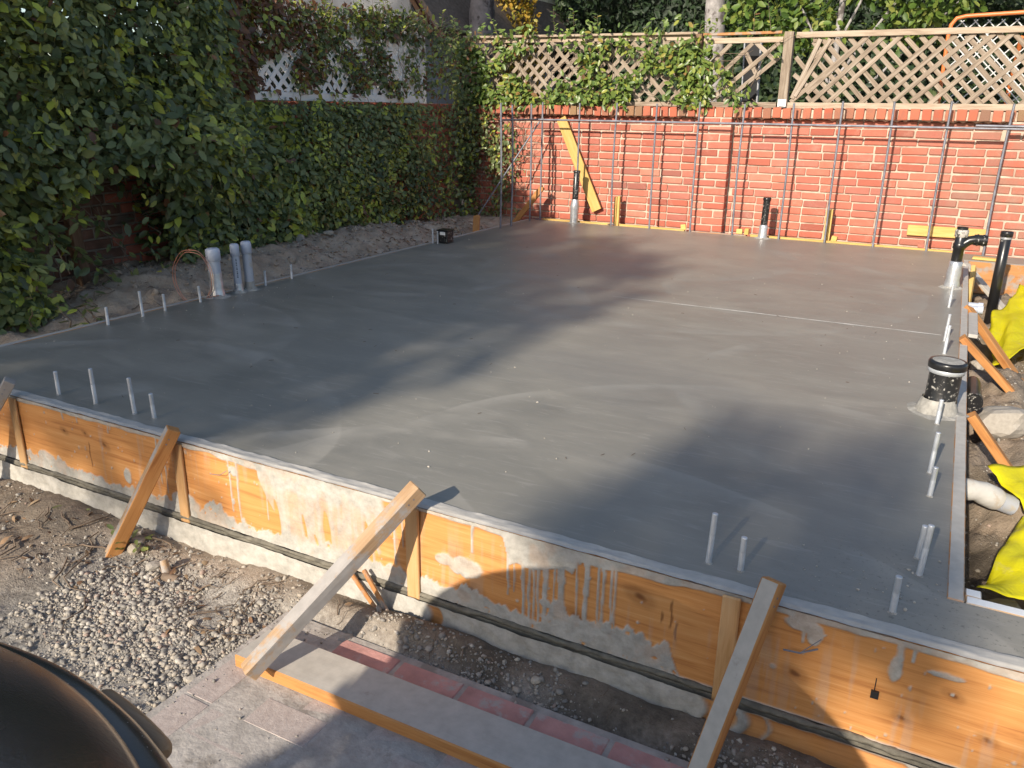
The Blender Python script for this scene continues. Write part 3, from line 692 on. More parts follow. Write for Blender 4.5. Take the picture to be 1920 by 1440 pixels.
# ------------------------------------------------------------------ form boards, stakes, braces
FY = -LF-.038                                # outer face of the front form
def front_form():
    r = root('form_board', (2.5, -5.9, -.4), 'long orange plank form along the front of the slab, splashed with cement', 'form board', 'form boards round the slab')
    x0, x1, zt, zb = -.15, 4.75, .0, -.283
    xs = np.arange(x0, x1, .0036); zs = np.arange(zb, zt+.001, .0032); X, Z = np.meshgrid(xs, zs)
    n = lambda fx, fz, o=4: fbm(X*fx+31, Z*fz+7, o)
    C = np.zeros_like(X)
    add = lambda m: np.maximum(C, m)
    # thin irregular lip under the top edge
    lip = .008+.016*fbm(xs*9, xs*0+2, 4)**1.5
    lip = lip+.012*smooth(.55, .75, fbm(xs*3.1, xs*0+8, 2)); C = add(smooth(-lip-.004, -lip, Z))
    # crust left along the bottom
    hb = np.interp(xs, [0, .9, 1.2, 1.6, 1.75, 1.95, 2.1, 2.4, 2.6, 2.8, 2.95, 3.02, 3.06, 3.2, 3.38, 3.42, 3.6, 5], [.03, .055, .03, .045, .075, .03, .05, .06, .04, .055, .035, .03, .085, .075, .07, .0, .0, .0])
    hb = hb*(.35+.9*fbm(xs*14, xs*0+5, 4)+.75*(fbm(xs*55, xs*0+1, 3)-.25)); C = add(smooth(zb+hb+.004, zb+hb, Z)*smooth(.3, .36, n(40, 40)+.12))
    # wash that covers the board between two braces, with bare teardrops
    L = 1.985+.075*smooth(-.02, -.22, Z)+.02*(n(6, 9)-.5); Rr = 2.50-.03*smooth(-.05, -.25, Z)+.05*(n(7, 12)-.5)
    wash = smooth(L, L+.006, X)*smooth(Rr, Rr-.01, X)
    for cx, zt_, zb_, hw in [(2.055, -.115, -.24, .013), (2.17, -.14, -.225, .008), (2.263, -.105, -.245, .019), (2.215, -.20, -.24, .006), (2.425, -.10, -.24, .016), (2.455, -.17, -.26, .010)]:
        t = (zt_-Z)/(zt_-zb_); half = hw*np.sqrt(np.clip(t, 0, 1))*np.clip(1.6-1.1*t, .2, 1.2)
        hole = smooth(half+.003, half-.002, np.abs(X-cx-.012*t+.006*(n(20, 20)-.5)))*(t > 0)*smooth(1.05, .98, t); wash = wash*(1-hole)
    st = fbm(X*75, Z*5+3, 4); C = add(wash*np.clip(.66+.35*smooth(.38, .62, st)*(.4+.6*n(14, 9))+.5*smooth(-.07, -.02, Z+.03*n(16, 16))+.4*smooth(-.225, -.262, Z-.03*n(20, 20)), 0, 1))
    # curtain of drips
    topz = np.interp(xs, [2.86, 2.90, 2.92, 3.02, 3.08, 3.11, 3.13, 3.3], [0, .02, .09, .085, .06, .075, .02, .01])*(.8+.4*fbm(xs*20, xs*0, 3)); C = add(smooth(-topz-.005, -topz, Z)*smooth(2.87, 2.9, X)*smooth(3.34, 3.3, X))
    rr = random.Random(4)
    drips = [(2.915, .20, .0045), (2.935, .185, .003), (2.965, .26, .006), (2.984, .275, .0055), (2.999, .27, .005), (3.012, .27, .0045), (3.033, .275, .0065), (3.058, .23, .002), (3.078, .28, .0085), (3.123, .25, .003), (3.150, .275, .007), (3.185, .25, .0035), (3.198, .24, .005), (3.222, .28, .004), (3.233, .25, .003), (2.80, .10, .003), (1.515, .19, .0022), (1.545, .22, .002), (1.545, .15, .003), (1.27, .03, .003), (2.02, .20, .003), (1.86, .21, .0025), (1.895, .24, .003), (3.70, .08, .003), (3.905, .07, .006), (3.93, .05, .005), (1.0, .045, .003), (1.08, .04, .003), (2.53, .22, .004), (2.56, .15, .003)]
    for cx, ln, hw in drips:
        wv = .009*(fbm(Z*11+cx*50, Z*0+cx, 3)-.5); half = hw*rr.uniform(.7, 1.25)*(1.25-.5*np.clip(-Z/ln, 0, 1)+.5*(fbm(Z*45+cx*9, Z*0, 2)-.5))
        C = add(smooth(half+.0015, half-.001, np.abs(X-cx-wv))*smooth(-ln-.004, -ln+.004, Z))
    # patches
    for cx, cz, sx, sz in [(2.775, -.155, .06, .032), (2.71, -.145, .035, .02), (3.035, -.19, .018, .014), (1.88, -.055, .02, .018), (1.865, -.17, .009, .012), (1.905, -.235, .009, .014), (3.69, -.03, .045, .022), (3.725, -.05, .018, .03), (3.90, -.075, .014, .035), (4.0, -.06, .04, .008), (3.58, -.20, .006, .03), (1.33, -.2, .02, .03), (1.62, -.235, .07, .035), (.85, -.235, .06, .03)]:
        d = ((X-cx)/sx)**2+((Z-cz)/sz)**2; C = add(smooth(1.15, .75, d+1.3*(n(38, 30)-.5)))
    film = n(26, 20, 5); C = C*np.where(C > .3, .84+.16*smooth(.36, .56, film+.10*smooth(-.24, -.27, Z)), 1)
    C = np.maximum(C, .20*smooth(.58, .72, fbm(X*60, Z*4+2, 4)+.10*(n(3, 3)-.5))*smooth(.45, .6, n(4, 4)))
    for _ in range(260):
        cx, cz, q = rr.uniform(x0, x1), rr.uniform(zb, zt), abs(rr.gauss(0, .0022))+.0012; i0, i1 = np.searchsorted(xs, cx-.02), np.searchsorted(xs, cx+.02); sl_ = (slice(None), slice(i0, i1))
        C[sl_] = np.maximum(C[sl_], smooth(q*1.2, q*.6, np.hypot(X[sl_]-cx, (Z[sl_]-cz)*rr.uniform(.4, 1)))*rr.uniform(.5, 1))
    C = np.clip(C, 0, 1)
    K = np.zeros_like(X)
    for cx, cz, s in [(3.30, -.085, .017), (3.13, -.205, .018), (3.695, -.17, .014), (4.02, -.105, .010), (3.93, -.2, .009), (4.1, -.19, .010), (2.755, -.13, .014), (1.22, -.1, .012), (.99, -.09, .01), (2.80, -.225, .02), (4.3, -.15, .014), (1.115, -.075, .008)]:
        d = np.sqrt(((X-cx)/(s*1.5))**2+((Z-cz+.25*(X-cx))/s)**2)+.5*(n(50, 50)-.5); K = np.maximum(K, smooth(1.1, .2, d)*.85); K = np.maximum(K, .3*smooth(2.2, 1.0, d))
    for cx, za, zb_ in [(1.128, -.10, -.22), (3.385, -.06, -.16), (3.4, -.12, -.19), (3.36, -.10, -.15)]: K = np.maximum(K, .8*smooth(.004, .001, np.abs(X-cx-.002*np.sin(Z*90)))*smooth(zb_, zb_+.02, Z)*smooth(za, za-.02, Z))
    Yf = FY-.0035*C*(.5+n(60, 60))-.002*(fbm(X*1.5, Z*3, 2)-.5)
    V = np.stack([X, Yf, Z], -1).reshape(-1, 3); nx, nz = len(xs), len(zs); I = np.arange(nx*nz).reshape(nz, nx)
    F = np.stack([I[:-1, :-1], I[:-1, 1:], I[1:, 1:], I[1:, :-1]], -1).reshape(-1, 4)
    link('plank', mesh_np('plank', V, F, M['form'], None, True, {'cement': ('POINT', C.ravel()), 'knot': ('POINT', K.ravel())}), r)
    # cement crusted top edge with a ragged skin, core behind the face
    ys = np.linspace(FY-.001, -LF+.004, 14); xs2 = np.arange(x0, x1, .008); X2, Y2 = np.meshgrid(xs2, ys)
    e = (Y2-FY)/.038; Z2 = .0025+.006*fbm(X2*16, Y2*60, 4)-.004*smooth(.25, .0, e)
    Y2 = Y2+np.where(e > .9, .008*(fbm(X2*12, Y2*0+3, 4)-.5), 0)+np.where(e < .05, -.004*fbm(X2*20, Y2*0, 3), 0)
    V = np.stack([X2, Y2, Z2], -1).reshape(-1, 3); nx, nz = len(xs2), len(ys); I = np.arange(nx*nz).reshape(nz, nx); F = np.stack([I[:-1, :-1], I[:-1, 1:], I[1:, 1:], I[1:, :-1]], -1).reshape(-1, 4)
    link('cement_skin', mesh_np('cement_skin', V, F, M['cement_wood'], None, True), r)
    mb = MB(); mb.box(((x0+x1)/2, FY+.021, -.1435), (x1-x0, .034, .279)); mb.build('plank_core', M['fir_dirty'], r)
    # lower plank, mostly buried in cement and mud
    zt, zb = -.297, -.43; zs = np.arange(zb, zt+.001, .005); xs = np.arange(x0, x1, .006); X, Z = np.meshgrid(xs, zs)
    nn = fbm(X*9, Z*9+3, 5); C = smooth(.28, .42, nn+.55*smooth(3.45, 3.2, X)+.03)
    for cx, hw in [(3.62, .02), (3.68, .028), (3.735, .03), (3.80, .045), (3.90, .06), (3.53, .035), (2.68, .018)]:
        C = np.where(X > 2.6, C*(1-.95*smooth(hw+.008, hw-.004, np.abs(X-cx+.01*np.sin(Z*60)))*smooth(-.43, -.38, Z)*smooth(-.30, -.315, Z)), C)
    C = np.where(X > 4.0, C*.5, C); C = np.clip(C, 0, 1)
    Yf = FY-.012-.016*C*fbm(X*7, Z*12, 4)-.006*C*fbm(X*40, Z*40, 3)
    V = np.stack([X, Yf, Z], -1).reshape(-1, 3); nx, nz = len(xs), len(zs); I = np.arange(nx*nz).reshape(nz, nx); F = np.stack([I[:-1, :-1], I[:-1, 1:], I[1:, 1:], I[1:, :-1]], -1).reshape(-1, 4)
    q = tag(link('form_board', mesh_np('form_board', V, F, M['form'], None, True, {'cement': ('POINT', C.ravel()), 'knot': ('POINT', C.ravel()*0)})), 'low cement covered plank under the front form, half buried in mud', 'form board', 'form boards round the slab')
    mb = MB(); mb.box(((x0+x1)/2, FY+.012, -.365), (x1-x0, .044, .137)); mb.build('plank_core', M['seam'], q)
    # dark uneven strip along the gap between the planks
    xs = np.arange(x0, x1, .010); mb = MB(); pts = np.stack([xs, FY-.001-.010*fbm(xs*11, xs*0+1, 4), -.2905+.007*(fbm(xs*8, xs*0, 3)-.5)], -1); mb.tube(pts, .0035+.010*fbm(xs*29, xs*0+6, 5)**1.3, 6); mb.build('seam_strip', M['seam'], q)
    # nails and wire ends
    mb = MB(); mb.tube([(3.735, FY-.002, -.085), (3.70, FY-.03, -.09), (3.665, FY-.045, -.083)], .0022, 6); mb.tube([(3.70, FY-.03, -.09), (3.74, FY-.02, -.045)], .0012, 5); mb.build('nail', M['rebar'], r)
    mb = MB(); mb.box((3.868, FY-.004, -.158), (.017, .008, .018)); mb.tube([(3.866, FY-.004, -.15), (3.866, FY-.004, -.115)], .0012, 5); mb.build('clip', M['lamp_black'], r)
    mb = MB(); mb.tube([(1.868, FY-.02, -.05), (1.84, FY-.025, -.07), (1.80, FY-.03, -.072)], .0012, 5); mb.build('tie_wire', M['rebar'], r)
front_form()
def small_forms():
    g = 'form boards round the slab'
    def one(lab, name='form_board'): return lambda *a, **k: tag(bar(name, *a, **k), lab, 'form board', g)
    one('thin pale-topped form along the shaded left edge of the slab')((-.020, -5.95, -.125), (-.020, -.02, -.125), .038, .254, [M['fir_dirty'], M['cement_wood']], fmat=top_gray)
    one('narrow cement-topped form along the right edge of the slab')((WX+.019, -5.70, -.14), (WX+.019, -.375, -.14), .037, .286, [M['fir_dirty'], M['cement_wood']], fmat=top_gray)
    one('pale notched form returning to the right from the near corner')((WX+.04, -5.682, -.135), (5.2, -5.682, -.135), .034, .276, [M['pale_wood'], M['white_paint']], fmat=top_gray)
    tag(bar('timber_block', (WX+.0395, -5.645, -.05), (WX+.073, -5.645, -.05), .036, .10, [M['pale_wood'], M['white_paint']], fmat=top_gray), 'small pale block nailed in the inside corner of the notched form', 'wood block')
    one('orange plank form facing the camera at the far right')((WX+.04, -.352, -.125), (5.2, -.352, -.125), .036, .246, [M['fir_dirty'], M['cement_wood']], fmat=top_gray)
    one('yellow edge form between the left corner and the flecked pipe stake')((.12, .024, -.06), (.86, .024, -.055), .038, .145, M['yellow_wood'])
    one('short yellow form piece between the yellow stake and the pier')((.96, .026, -.055), (1.62, .026, -.06), .036, .144, M['yellow_wood'])
    one('yellow edge form along the far right end of the wall')((2.24, .024, -.055), (3.95, .026, -.06), .038, .142, M['yellow_wood'])
    one('cement smeared strip at the foot of the brick pier')((1.66, .022, -.06), (2.2, .022, -.06), .036, .13, [M['fir_dirty'], M['cement_wood']], fmat=top_gray)
    # loose ends lying on the back form
    for p, d, lab in [((1.60, .05, .03), (.05, .035, .05), 'little yellow block at the end of the short form piece'), ((2.13, .06, .03), (.055, .03, .045), 'left of two small wood blocks right of the pier foot'), ((2.20, .055, .035), (.04, .035, .055), 'right of two small wood blocks right of the pier foot'), ((2.965, .06, .03), (.05, .03, .05), 'small yellow block beside the right yellow stake'), ((3.66, .06, .03), (.05, .03, .035), 'reddish chip of brick on the far right form')]:
        me = bevel_mesh('timber_block', d, .003, M['brick'] if 'brick' in lab else M['yellow_wood'], .002)
        tag(link('timber_block', me, None, Matrix.Translation(p) @ euler_small(.2)), lab, 'wood block', 'offcuts along the back form')
    for x, lab in ((.905, 'upright yellow stake at the back form near the flecked pipe'), (2.895, 'upright yellow stake at the back form right of the silver footed pipe')):
        s = root('stake', (x, .07, -.3), lab, 'stake', 'yellow stakes at the back form')
        bar('board', (x-.014, .068, -.3), (x-.014, .072, .272), .026, .03, M['yellow_wood'], s, up=(0, -1, 0)); bar('board', (x+.014, .076, -.3), (x+.014, .08, .28), .026, .03, M['yellow_wood'], s, up=(0, -1, 0))
    tag(bar('plank', (3.53, .185, .137), (4.15, .185, .142), .02, .088, M['yellow_wood'], up=(0, 0, 1)), 'yellow plank fixed flat against the foot of the wall at right', 'plank')
    t = tag(bar('plank', (.225, .165, 1.0), (.66, .150, .115), .105, .022, M['yellow_wood'], up=(0, -1, 0)), 'long yellow plank leaning aslant against the sunlit brick wall', 'plank')
    tag(bar('stake', (-.20, -.02, -.06), (.115, .0, .33), .055, .03, M['fir'], up=(0, -1, 0)), 'orange stake leaning at the back left corner behind the rebar', 'stake')
    tag(bar('stake', (-.03, -1.10, -.05), (-.16, -.86, .105), .06, .03, M['fir'], up=(0, -.5, 1)), 'short orange stake poking up behind the left form near the box', 'stake')
    # diagonal braces along the front, each with a stake against the plank
    def brace(label, top, foot, wd, ht, stake_x, mats):
        b = root('brace', (foot[0], foot[1], foot[2]), label, 'timber brace', 'braces along the front form')
        bar('strut', foot, top, wd, ht, mats, b, up=(0, -.2, 1), fmat=lambda n: 1 if n.z > .7 else 0, bev=.003, jit=.002)
        if stake_x is not None: bar('stake', (stake_x, FY-.008, -.44), (stake_x, FY-.008, -.006), .044, .010, M['stake_wood'], b, up=(0, -1, 0))
        mb = MB(); d = norm(np.array(top)-np.array(foot)); q = np.array(top)-d*.035
        side = norm(np.cross(d, (0, 0, 1.)))
        for k in (0, 1): mb.tube([q+side*(wd/2-.004)+d*.02*k*-1, q+side*(wd/2+.0015)+d*.02*k*-1], .0028, 6)
        mb.build('nail', M['rebar'], b)
    brace('timber brace leaning on the front form, cut off at the left edge of view', (.735, -5.945, .075), (.50, -6.16, -.40), .044, .042, .70, [M['pale_wood'], M['pale_wood']])
    brace('short timber brace at the left end of the sunlit plank', (1.636, -5.945, .055), (1.452, -6.125, -.405), .043, .045, 1.625, [M['fir'], M['pale_wood']])
    brace('long timber brace whose foot lies across the ground beam', (2.642, -5.955, .080), (2.392, -6.408, -.332), .045, .046, 2.600, [M['pale_wood'], M['pale_wood']])
    brace('grey timber brace nearest the right, cut off by the lower edge of view', (3.622, -5.950, .078), (3.52, -6.17, -.44), .046, .040, 3.53, [M['fir'], M['grey_top']])
    # ground beam
    tag(bar('timber_beam', (2.275, -6.277, -.3765), (4.0, -6.262, -.3765), .142, .040, [M['fir'], M['grey_top']], fmat=top_gray, bev=.004), 'flat timber beam on the brick path, grey on top with an orange side', 'timber beam')
    for i, (a, b, lab) in enumerate([((2.545, -5.985, -.41), (2.375, -5.955, -.275), 'left of two split wood slivers leaning below the long brace'), ((2.575, -5.985, -.41), (2.43, -5.957, -.25), 'right of two split wood slivers leaning below the long brace')]):
        tag(bar('wood_sliver', a, b, .014, .010, M['fir_dirty'], up=(0, -1, .3)), lab, 'wood sliver', 'split slivers under the brace')
small_forms()
def right_side():
    g = 'braces in the pit at right'
    f = lambda lab, a, b, wd, ht, m, **k: tag(bar('brace', a, b, wd, ht, m, **k), lab, 'timber brace', g)
    f('grey flat brace running from the right form under the yellow sheet', (4.0, -.62, .012), (4.33, -.98, -.28), .07, .022, M['grey_top'], up=(.2, 0, 1))
    f('orange brace ending low at the yellow sheet', (4.02, -2.22, .0), (4.34, -2.75, -.30), .06, .036, M['fir'], up=(.5, 0, 1))
    f('orange brace whose end stands up over the form edge', (3.99, -3.13, .035), (4.37, -3.10, -.33), .06, .036, M['fir'], up=(.5, 0, 1))
    f('pointed orange brace starting below the big capped pipe', (4.035, -4.27, .005), (4.33, -4.24, -.36), .055, .034, M['fir'], up=(.5, 0, 1))
    tag(bar('stake', (4.045, -1.50, -.33), (4.055, -.80, .02), .045, .03, M['yellow_wood'], up=(1, 0, .3)), 'yellow stake beside the right form below the branched pipe', 'stake')
    tag(bar('plank', (4.045, -2.95, .004), (4.045, -2.40, .004), .045, .02, M['cement_wood'], up=(0, 0, 1)), 'pale cement coated offcut lying beside the right form', 'plank')
    tag(bar('plank', (4.05, -.25, .012), (4.28, -.28, .012), .07, .02, M['yellow_wood'], up=(0, 0, 1)), 'yellow offcut on the strip behind the tall black pipe', 'plank')
    # tall black pipe
    p = root('drain_pipe', (4.205, -1.06, -.38), 'tall slim black drain pipe standing in the pit beside the yellow sheet', 'drain pipe')
    mb = MB(); mb.lathe([(.0, 0), (.034, 0), (.034, .66), (.031, .662), (.031, .665)], (4.205, -1.06, -.38), 20); mb.build('pipe', M['abs'], p)
    mb = MB(); mb.lathe([(.0365, .655), (.0365, .672)], (4.205, -1.06, -.38), 20); mb.build('band', M['tape'], p)
    mb = MB(); mb.lathe([(.034, .668), (.040, .671), (.040, .70), (.037, .708), (0, .710)], (4.205, -1.06, -.38), 20); mb.build('cap', M['abs'], p)
    for k, (y, lab) in enumerate(((-1.86, 'far one of two grey conduit stubs through the right form'), (-1.96, 'near one of two grey conduit stubs through the right form'))):
        c = root('conduit', (4.03, y, -.06), lab, 'conduit', 'conduit stubs')
        mb = MB(); mb.tube([(4.02, y, -.055), (4.105, y, -.055)], .022, 14); mb.build('pipe', M['pvc'], c)
        mb = MB(); mb.tube([(4.085, y, -.055), (4.112, y, -.055)], .0255, 14); mb.build('collar', M['pvc_cap'], c)
    s = root('sleeve', (4.10, -4.6, -.17), 'white foam wrapped pipe coming out of the form into the pit', 'pipe sleeve')
    mb = MB(); mb.tube([(4.02, -4.64, -.15), (4.055, -4.63, -.152), (4.075, -4.62, -.155), (4.10, -4.605, -.165), (4.14, -4.585, -.185), (4.155, -4.58, -.192)], [.038, .039, .035, .041, .042, .037], 18); mb.build('foam', M['foam'], s)
    mb = MB(); mb.tube([(4.155, -4.58, -.192), (4.20, -4.56, -.21)], .035, 14); mb.build('pipe', M['pvc_dirty'], s)
    # black coupling behind the form, stone blocks
    q = root('coupling', (4.05, -3.75, -.1), 'black pipe coupling just behind the right form under the brace', 'pipe coupling')
    mb = MB(); mb.tube([(4.055, -3.55, -.07), (4.055, -3.62, -.07), (4.055, -3.82, -.075)], [.03, .036, .036], 16); mb.build('body', M['abs'], q)
    mb = MB(); mb.tube([(4.055, -3.80, -.075), (4.055, -3.845, -.076)], .041, 16); mb.build('collar', M['abs_flecked'], q)
right_side()
def sheet(label, corners, nu, nv, amp, seed, group='yellow plastic sheeting'):
    A, B, Cc, D = [np.array(c, float) for c in corners]; u, v = np.meshgrid(np.linspace(0, 1, nu), np.linspace(0, 1, nv))
    P = (A*(1-u[..., None])+B*u[..., None])*(1-v[..., None])+(D*(1-u[..., None])+Cc*u[..., None])*v[..., None]
    n = norm(np.cross(B-A, D-A)); fold = amp*(np.sin(u*9+seed+2.5*fbm(u*3+seed, v*3, 2))*.5+1.6*(fbm(u*4+seed, v*4+seed, 4)-.5)+.6*np.sin((u*1.3+v)*11+seed)*.5)
    P = P+n*fold[..., None]; e = .02*(fbm(u*9+seed, v*9, 3)-.5); P[..., 1] += e; P[..., 0] += e*.5
    I = np.arange(nu*nv).reshape(nv, nu); F = np.stack([I[:-1, :-1], I[:-1, 1:], I[1:, 1:], I[1:, :-1]], -1).reshape(-1, 4)
    o = link('plastic_sheet', mesh_np('plastic_sheet', P.reshape(-1, 3), F, M['yellow_sheet'], None, True)); tag(o, label, 'plastic sheet', group)
    sm = o.modifiers.new('thickness', 'SOLIDIFY'); sm.thickness = .0015
def sheets():
    sheet('crumpled yellow plastic sheet hanging beside the tall black pipe', [(4.165, -1.72, -.22), (4.36, -.85, -.07), (4.75, -1.7, -.10), (4.175, -2.66, -.23)], 34, 30, .04, 1.0)
    sheet('yellow plastic sheet flap above the foam sleeve', [(4.105, -4.48, -.115), (4.40, -4.28, -.10), (4.45, -4.62, -.13), (4.235, -4.70, -.17)], 22, 14, .015, 3.0)
    sheet('long yellow plastic tongue reaching down to the near corner of the pit', [(4.075, -5.36, -.155), (4.21, -4.80, -.12), (4.5, -4.5, -.05), (4.45, -5.22, -.13)], 26, 26, .03, 5.0)
sheets()
# ------------------------------------------------------------------ pipes through the slab
def grout_ring(p, x, y, r, h=.012, seed=1, z=0.0, mat='grout'):
    rr = random.Random(seed); mb = MB(); n = 18; prof = [(1.0, .8), (1.25, .45), (1.7, .02)]
    V = []
    for k, (s, hh) in enumerate(prof):
        for i in range(n):
            a = 2*math.pi*i/n; j = rr.uniform(.8, 1.25) if k else 1.0
            V.append((x+r*(1+(s-1)*j)*math.cos(a), y+r*(1+(s-1)*j)*math.sin(a), z+h*hh*rr.uniform(.5, 1.6)))
    F = [(k*n+i, k*n+(i+1) % n, (k+1)*n+(i+1) % n, (k+1)*n+i) for k in range(2) for i in range(n)]
    mb.add(V, F, 0, False); return mb.build('grout', M[mat], p)
def tilt(dx, dy):
    z = norm(np.array([dx, dy, 1.])); x = norm(np.cross((0, 1, 0), z)); y = np.cross(z, x); return np.stack([x, y, z], 1)
def pipes():
    def pvc(x, y, r, h, lab, tape, prt, dirty):
        p = root('pvc_pipe', (x, y, 0), lab, 'pipe', 'grey capped pipes at the left edge'); A = tilt(-.02, 0)
        mb = MB(); mb.lathe([(r, -.02), (r, h-.07)], (x, y, 0), 24, axis=A); mb.build('pipe', M['pvc_dirty'] if dirty else M['pvc'], p)
        mb = MB(); R = r*1.17; mb.lathe([(r, h-.075), (R, h-.073), (R*1.01, h-.02), (R*.93, h-.006), (R*.7, h), (0, h+.001)], (x, y, 0), 24, axis=A); mb.build('cap', M['pvc_cap'], p)
        if tape:
            mb = MB(); mb.lathe([(r*1.04, .145), (r*1.07, .13), (r*1.05, .10), (r*1.12, .085), (r*1.10, .05), (r*1.22, .035), (r*1.3, .0)], (x, y, 0), 20, axis=A); mb.build('tape', M['tape'], p)
        else:
            mb = MB(); mb.lathe([(r*1.02, .055), (r*1.1, .045), (r*1.06, .03), (r*1.25, .012), (r*1.3, 0)], (x, y, 0), 18, axis=A); mb.build('wrap', M['tape'] if prt else M['grout'], p)
        if prt:
            mb = MB(); cam = norm(np.array([CAM[0]-x, CAM[1]-y, 0])); sd = np.cross((0, 0, 1.), cam); rr = random.Random(3)
            z = .205
            while z > .085:
                l = rr.uniform(.003, .007); c = np.array([x-.02*z, y, z])+cam*(r+.0006)+sd*.002; mb.add([c+sd*.004, c-sd*.004, c-sd*.004+(0, 0, l), c+sd*.004+(0, 0, l)], [(0, 1, 2, 3)]); z -= l+.0045
            mb.build('print', M['print'], p)
        grout_ring(p, x, y, r*1.25, .016, int(x*1000)+7)
        return p
    pvc(.036, -4.262, .036, .292, 'thickest grey capped pipe, wrapped in silver tape with copper wire looped over it', True, False, False)
    pvc(.050, -4.105, .0235, .298, 'thinner printed grey pipe in the middle of three capped pipes', False, True, False)
    pvc(.053, -4.015, .028, .302, 'rightmost of the three grey capped pipes, muddy at its foot', False, False, True)
    c = root('copper_wire', (-.05, -4.35, .02), 'loop of bare copper wire hanging round the thickest grey pipe', 'wire')
    mb = MB()
    for k, (ox, rad) in enumerate(((0, .118), (.012, .110))):
        pts = []
        for t in np.linspace(-.30*math.pi, 1.52*math.pi, 52):
            pts.append((-.045+(.118-ox)*.884*math.cos(t)+.01*k, -4.36+(.118-ox)*.467*math.cos(t)-.006*k, .125+(.165-ox)*math.sin(t)+.003*math.sin(7*t+k)))
        pts = [(.077, -4.285, -.01), (.076, -4.29, .02)]+pts
        mb.tube(pts, .0019, 6)
    mb.build('strand', M['copper'], c)
    # black box with label
    b = root('junction_box', (.081, -1.80, 0), 'small black box with a white label at the left slab edge', 'junction box')
    bar('body', (.03, -1.80, .052), (.135, -1.80, .052), .105, .10, M['abs_flecked'], b, bev=.006); bar('lid', (.026, -1.80, .107), (.139, -1.80, .107), .113, .012, M['abs'], b, bev=.004)
    mb = MB(); mb.box((.09, -1.8535, .085), (.052, .002, .026)); mb.build('label_sticker', M['paper'], b)
    s = root('strap_tie', (.015, -1.88, 0), 'pair of thin galvanized strips standing beside the black box', 'metal strap')
    for k in (0, 1): bar('strip', (.012+.04*k, -1.885+.015*k, -.02), (.010+.04*k, -1.885+.015*k, .122-.02*k), .014, .004, M['galv'], s, up=(0, -1, 0), bev=.001)
    # flecked stack at the back
    p = root('drain_pipe', (.495, -.045, 0), 'flecked black drain pipe with a silver taped foot in front of the leaning plank', 'drain pipe')
    A = tilt(.03, 0); r = .031; o = (.495, -.045, 0)
    mb = MB(); mb.lathe([(r, .22), (r, .508), (r*.9, .511), (0, .5112)], o, 20, axis=A); mb.build('pipe', M['abs_flecked'], p)
    mb = MB(); mb.lathe([(r*1.1, .492), (r*1.13, .494), (r*1.13, .514), (r*.95, .516), (0, .5165)], o, 20, axis=A); mb.build('rim', M['abs_flecked'], p)
    mb = MB(); mb.lathe([(r*1.32, 0), (r*1.28, .05), (r*1.34, .07), (r*1.3, .115), (r*1.38, .135), (r*1.45, .17), (r*1.3, .2), (r*1.02, .235)], o, 20, axis=A); mb.build('tape', M['tape'], p); grout_ring(p, o[0], o[1], r*1.3, .01, 3)
    p = root('drain_pipe', (2.366, -.06, 0), 'short flecked black drain pipe with a silver taped foot right of the pier', 'drain pipe'); o = (2.366, -.06, 0); A = tilt(.02, 0)
    mb = MB(); mb.lathe([(r, .10), (r, .35)], o, 20, axis=A); mb.build('pipe', M['abs_flecked'], p)
    mb = MB(); mb.lathe([(r, .335), (r*1.15, .337), (r*1.15, .36), (r*1.0, .364), (0, .365)], o, 20, axis=A); mb.build('rim', M['abs'], p)
    mb = MB(); mb.lathe([(r*1.45, 0), (r*1.3, .03), (r*1.22, .06), (r*1.24, .11), (r*1.03, .122)], o, 20, axis=A); mb.build('tape', M['tape'], p); grout_ring(p, o[0], o[1], r*1.4, .012, 5)
    # branched fitting
    p = root('drain_fitting', (3.92, -1.615, 0), 'branched black drain fitting crusted with cement on the right slab edge', 'drain pipe'); o = np.array((3.92, -1.615, 0)); A = tilt(.01, .0); r = .033
    mb = MB(); mb.lathe([(r*1.35, 0), (r*1.45, .03), (r*1.25, .06), (r*1.35, .10), (r*1.2, .14), (r*1.22, .175), (r*1.02, .18)], o, 20, axis=A); mb.build('tape', M['tape'], p)
    mb = MB(); mb.lathe([(r, .17), (r, .26), (r*1.18, .262), (r*1.18, .295), (r*1.02, .30), (r*1.0, .40)], o, 20, axis=A); mb.build('pipe', M['abs'], p)
    mb = MB(); mb.lathe([(r*1.02, .335), (r*1.22, .34), (r*1.22, .378), (r*1.1, .385), (r*.8, .384), (r*.8, .36), (0, .36)], o, 20, axis=A); mb.build('hub', M['abs_crust'], p)
    mb = MB(); q = o+(0, 0, .262); mb.tube([q+(.0, 0, .0), q+(.03, .004, .035), (q+(.055, .008, .055)), q+(.085, .012, .062)], [.030, .030, .030, .029], 16); mb.tube([q+(.08, .011, .061), q+(.155, .02, .060)], .0345, 18); mb.build('branch', M['abs'], p)
    mb = MB(); mb.tube([q+(.095, .013, .061), q+(.103, .014, .061)], .038, 18); mb.tube([q+(.128, .017, .06), q+(.138, .018, .06)], .038, 18); mb.build('clamp', M['abs_flecked'], p)
    grout_ring(p, o[0], o[1], r*1.3, .02, 9)
    # big capped pipe
    p = root('cleanout', (3.922, -4.27, 0), 'big black capped drain pipe with cement splashes on the right slab edge', 'drain pipe'); o = (3.922, -4.27, 0); A = tilt(.02, 0); r = .057
    mb = MB(); mb.lathe([(r*1.02, -.01), (r*1.04, .05), (r, .055), (r, .17)], o, 32, axis=A); mb.build('pipe', M['abs_flecked'], p)
    mb = MB(); mb.lathe([(r*1.005, .158), (r*1.13, .160), (r*1.13, .176), (r*1.09, .178)], o, 32, axis=A); mb.build('band', M['galv'], p)
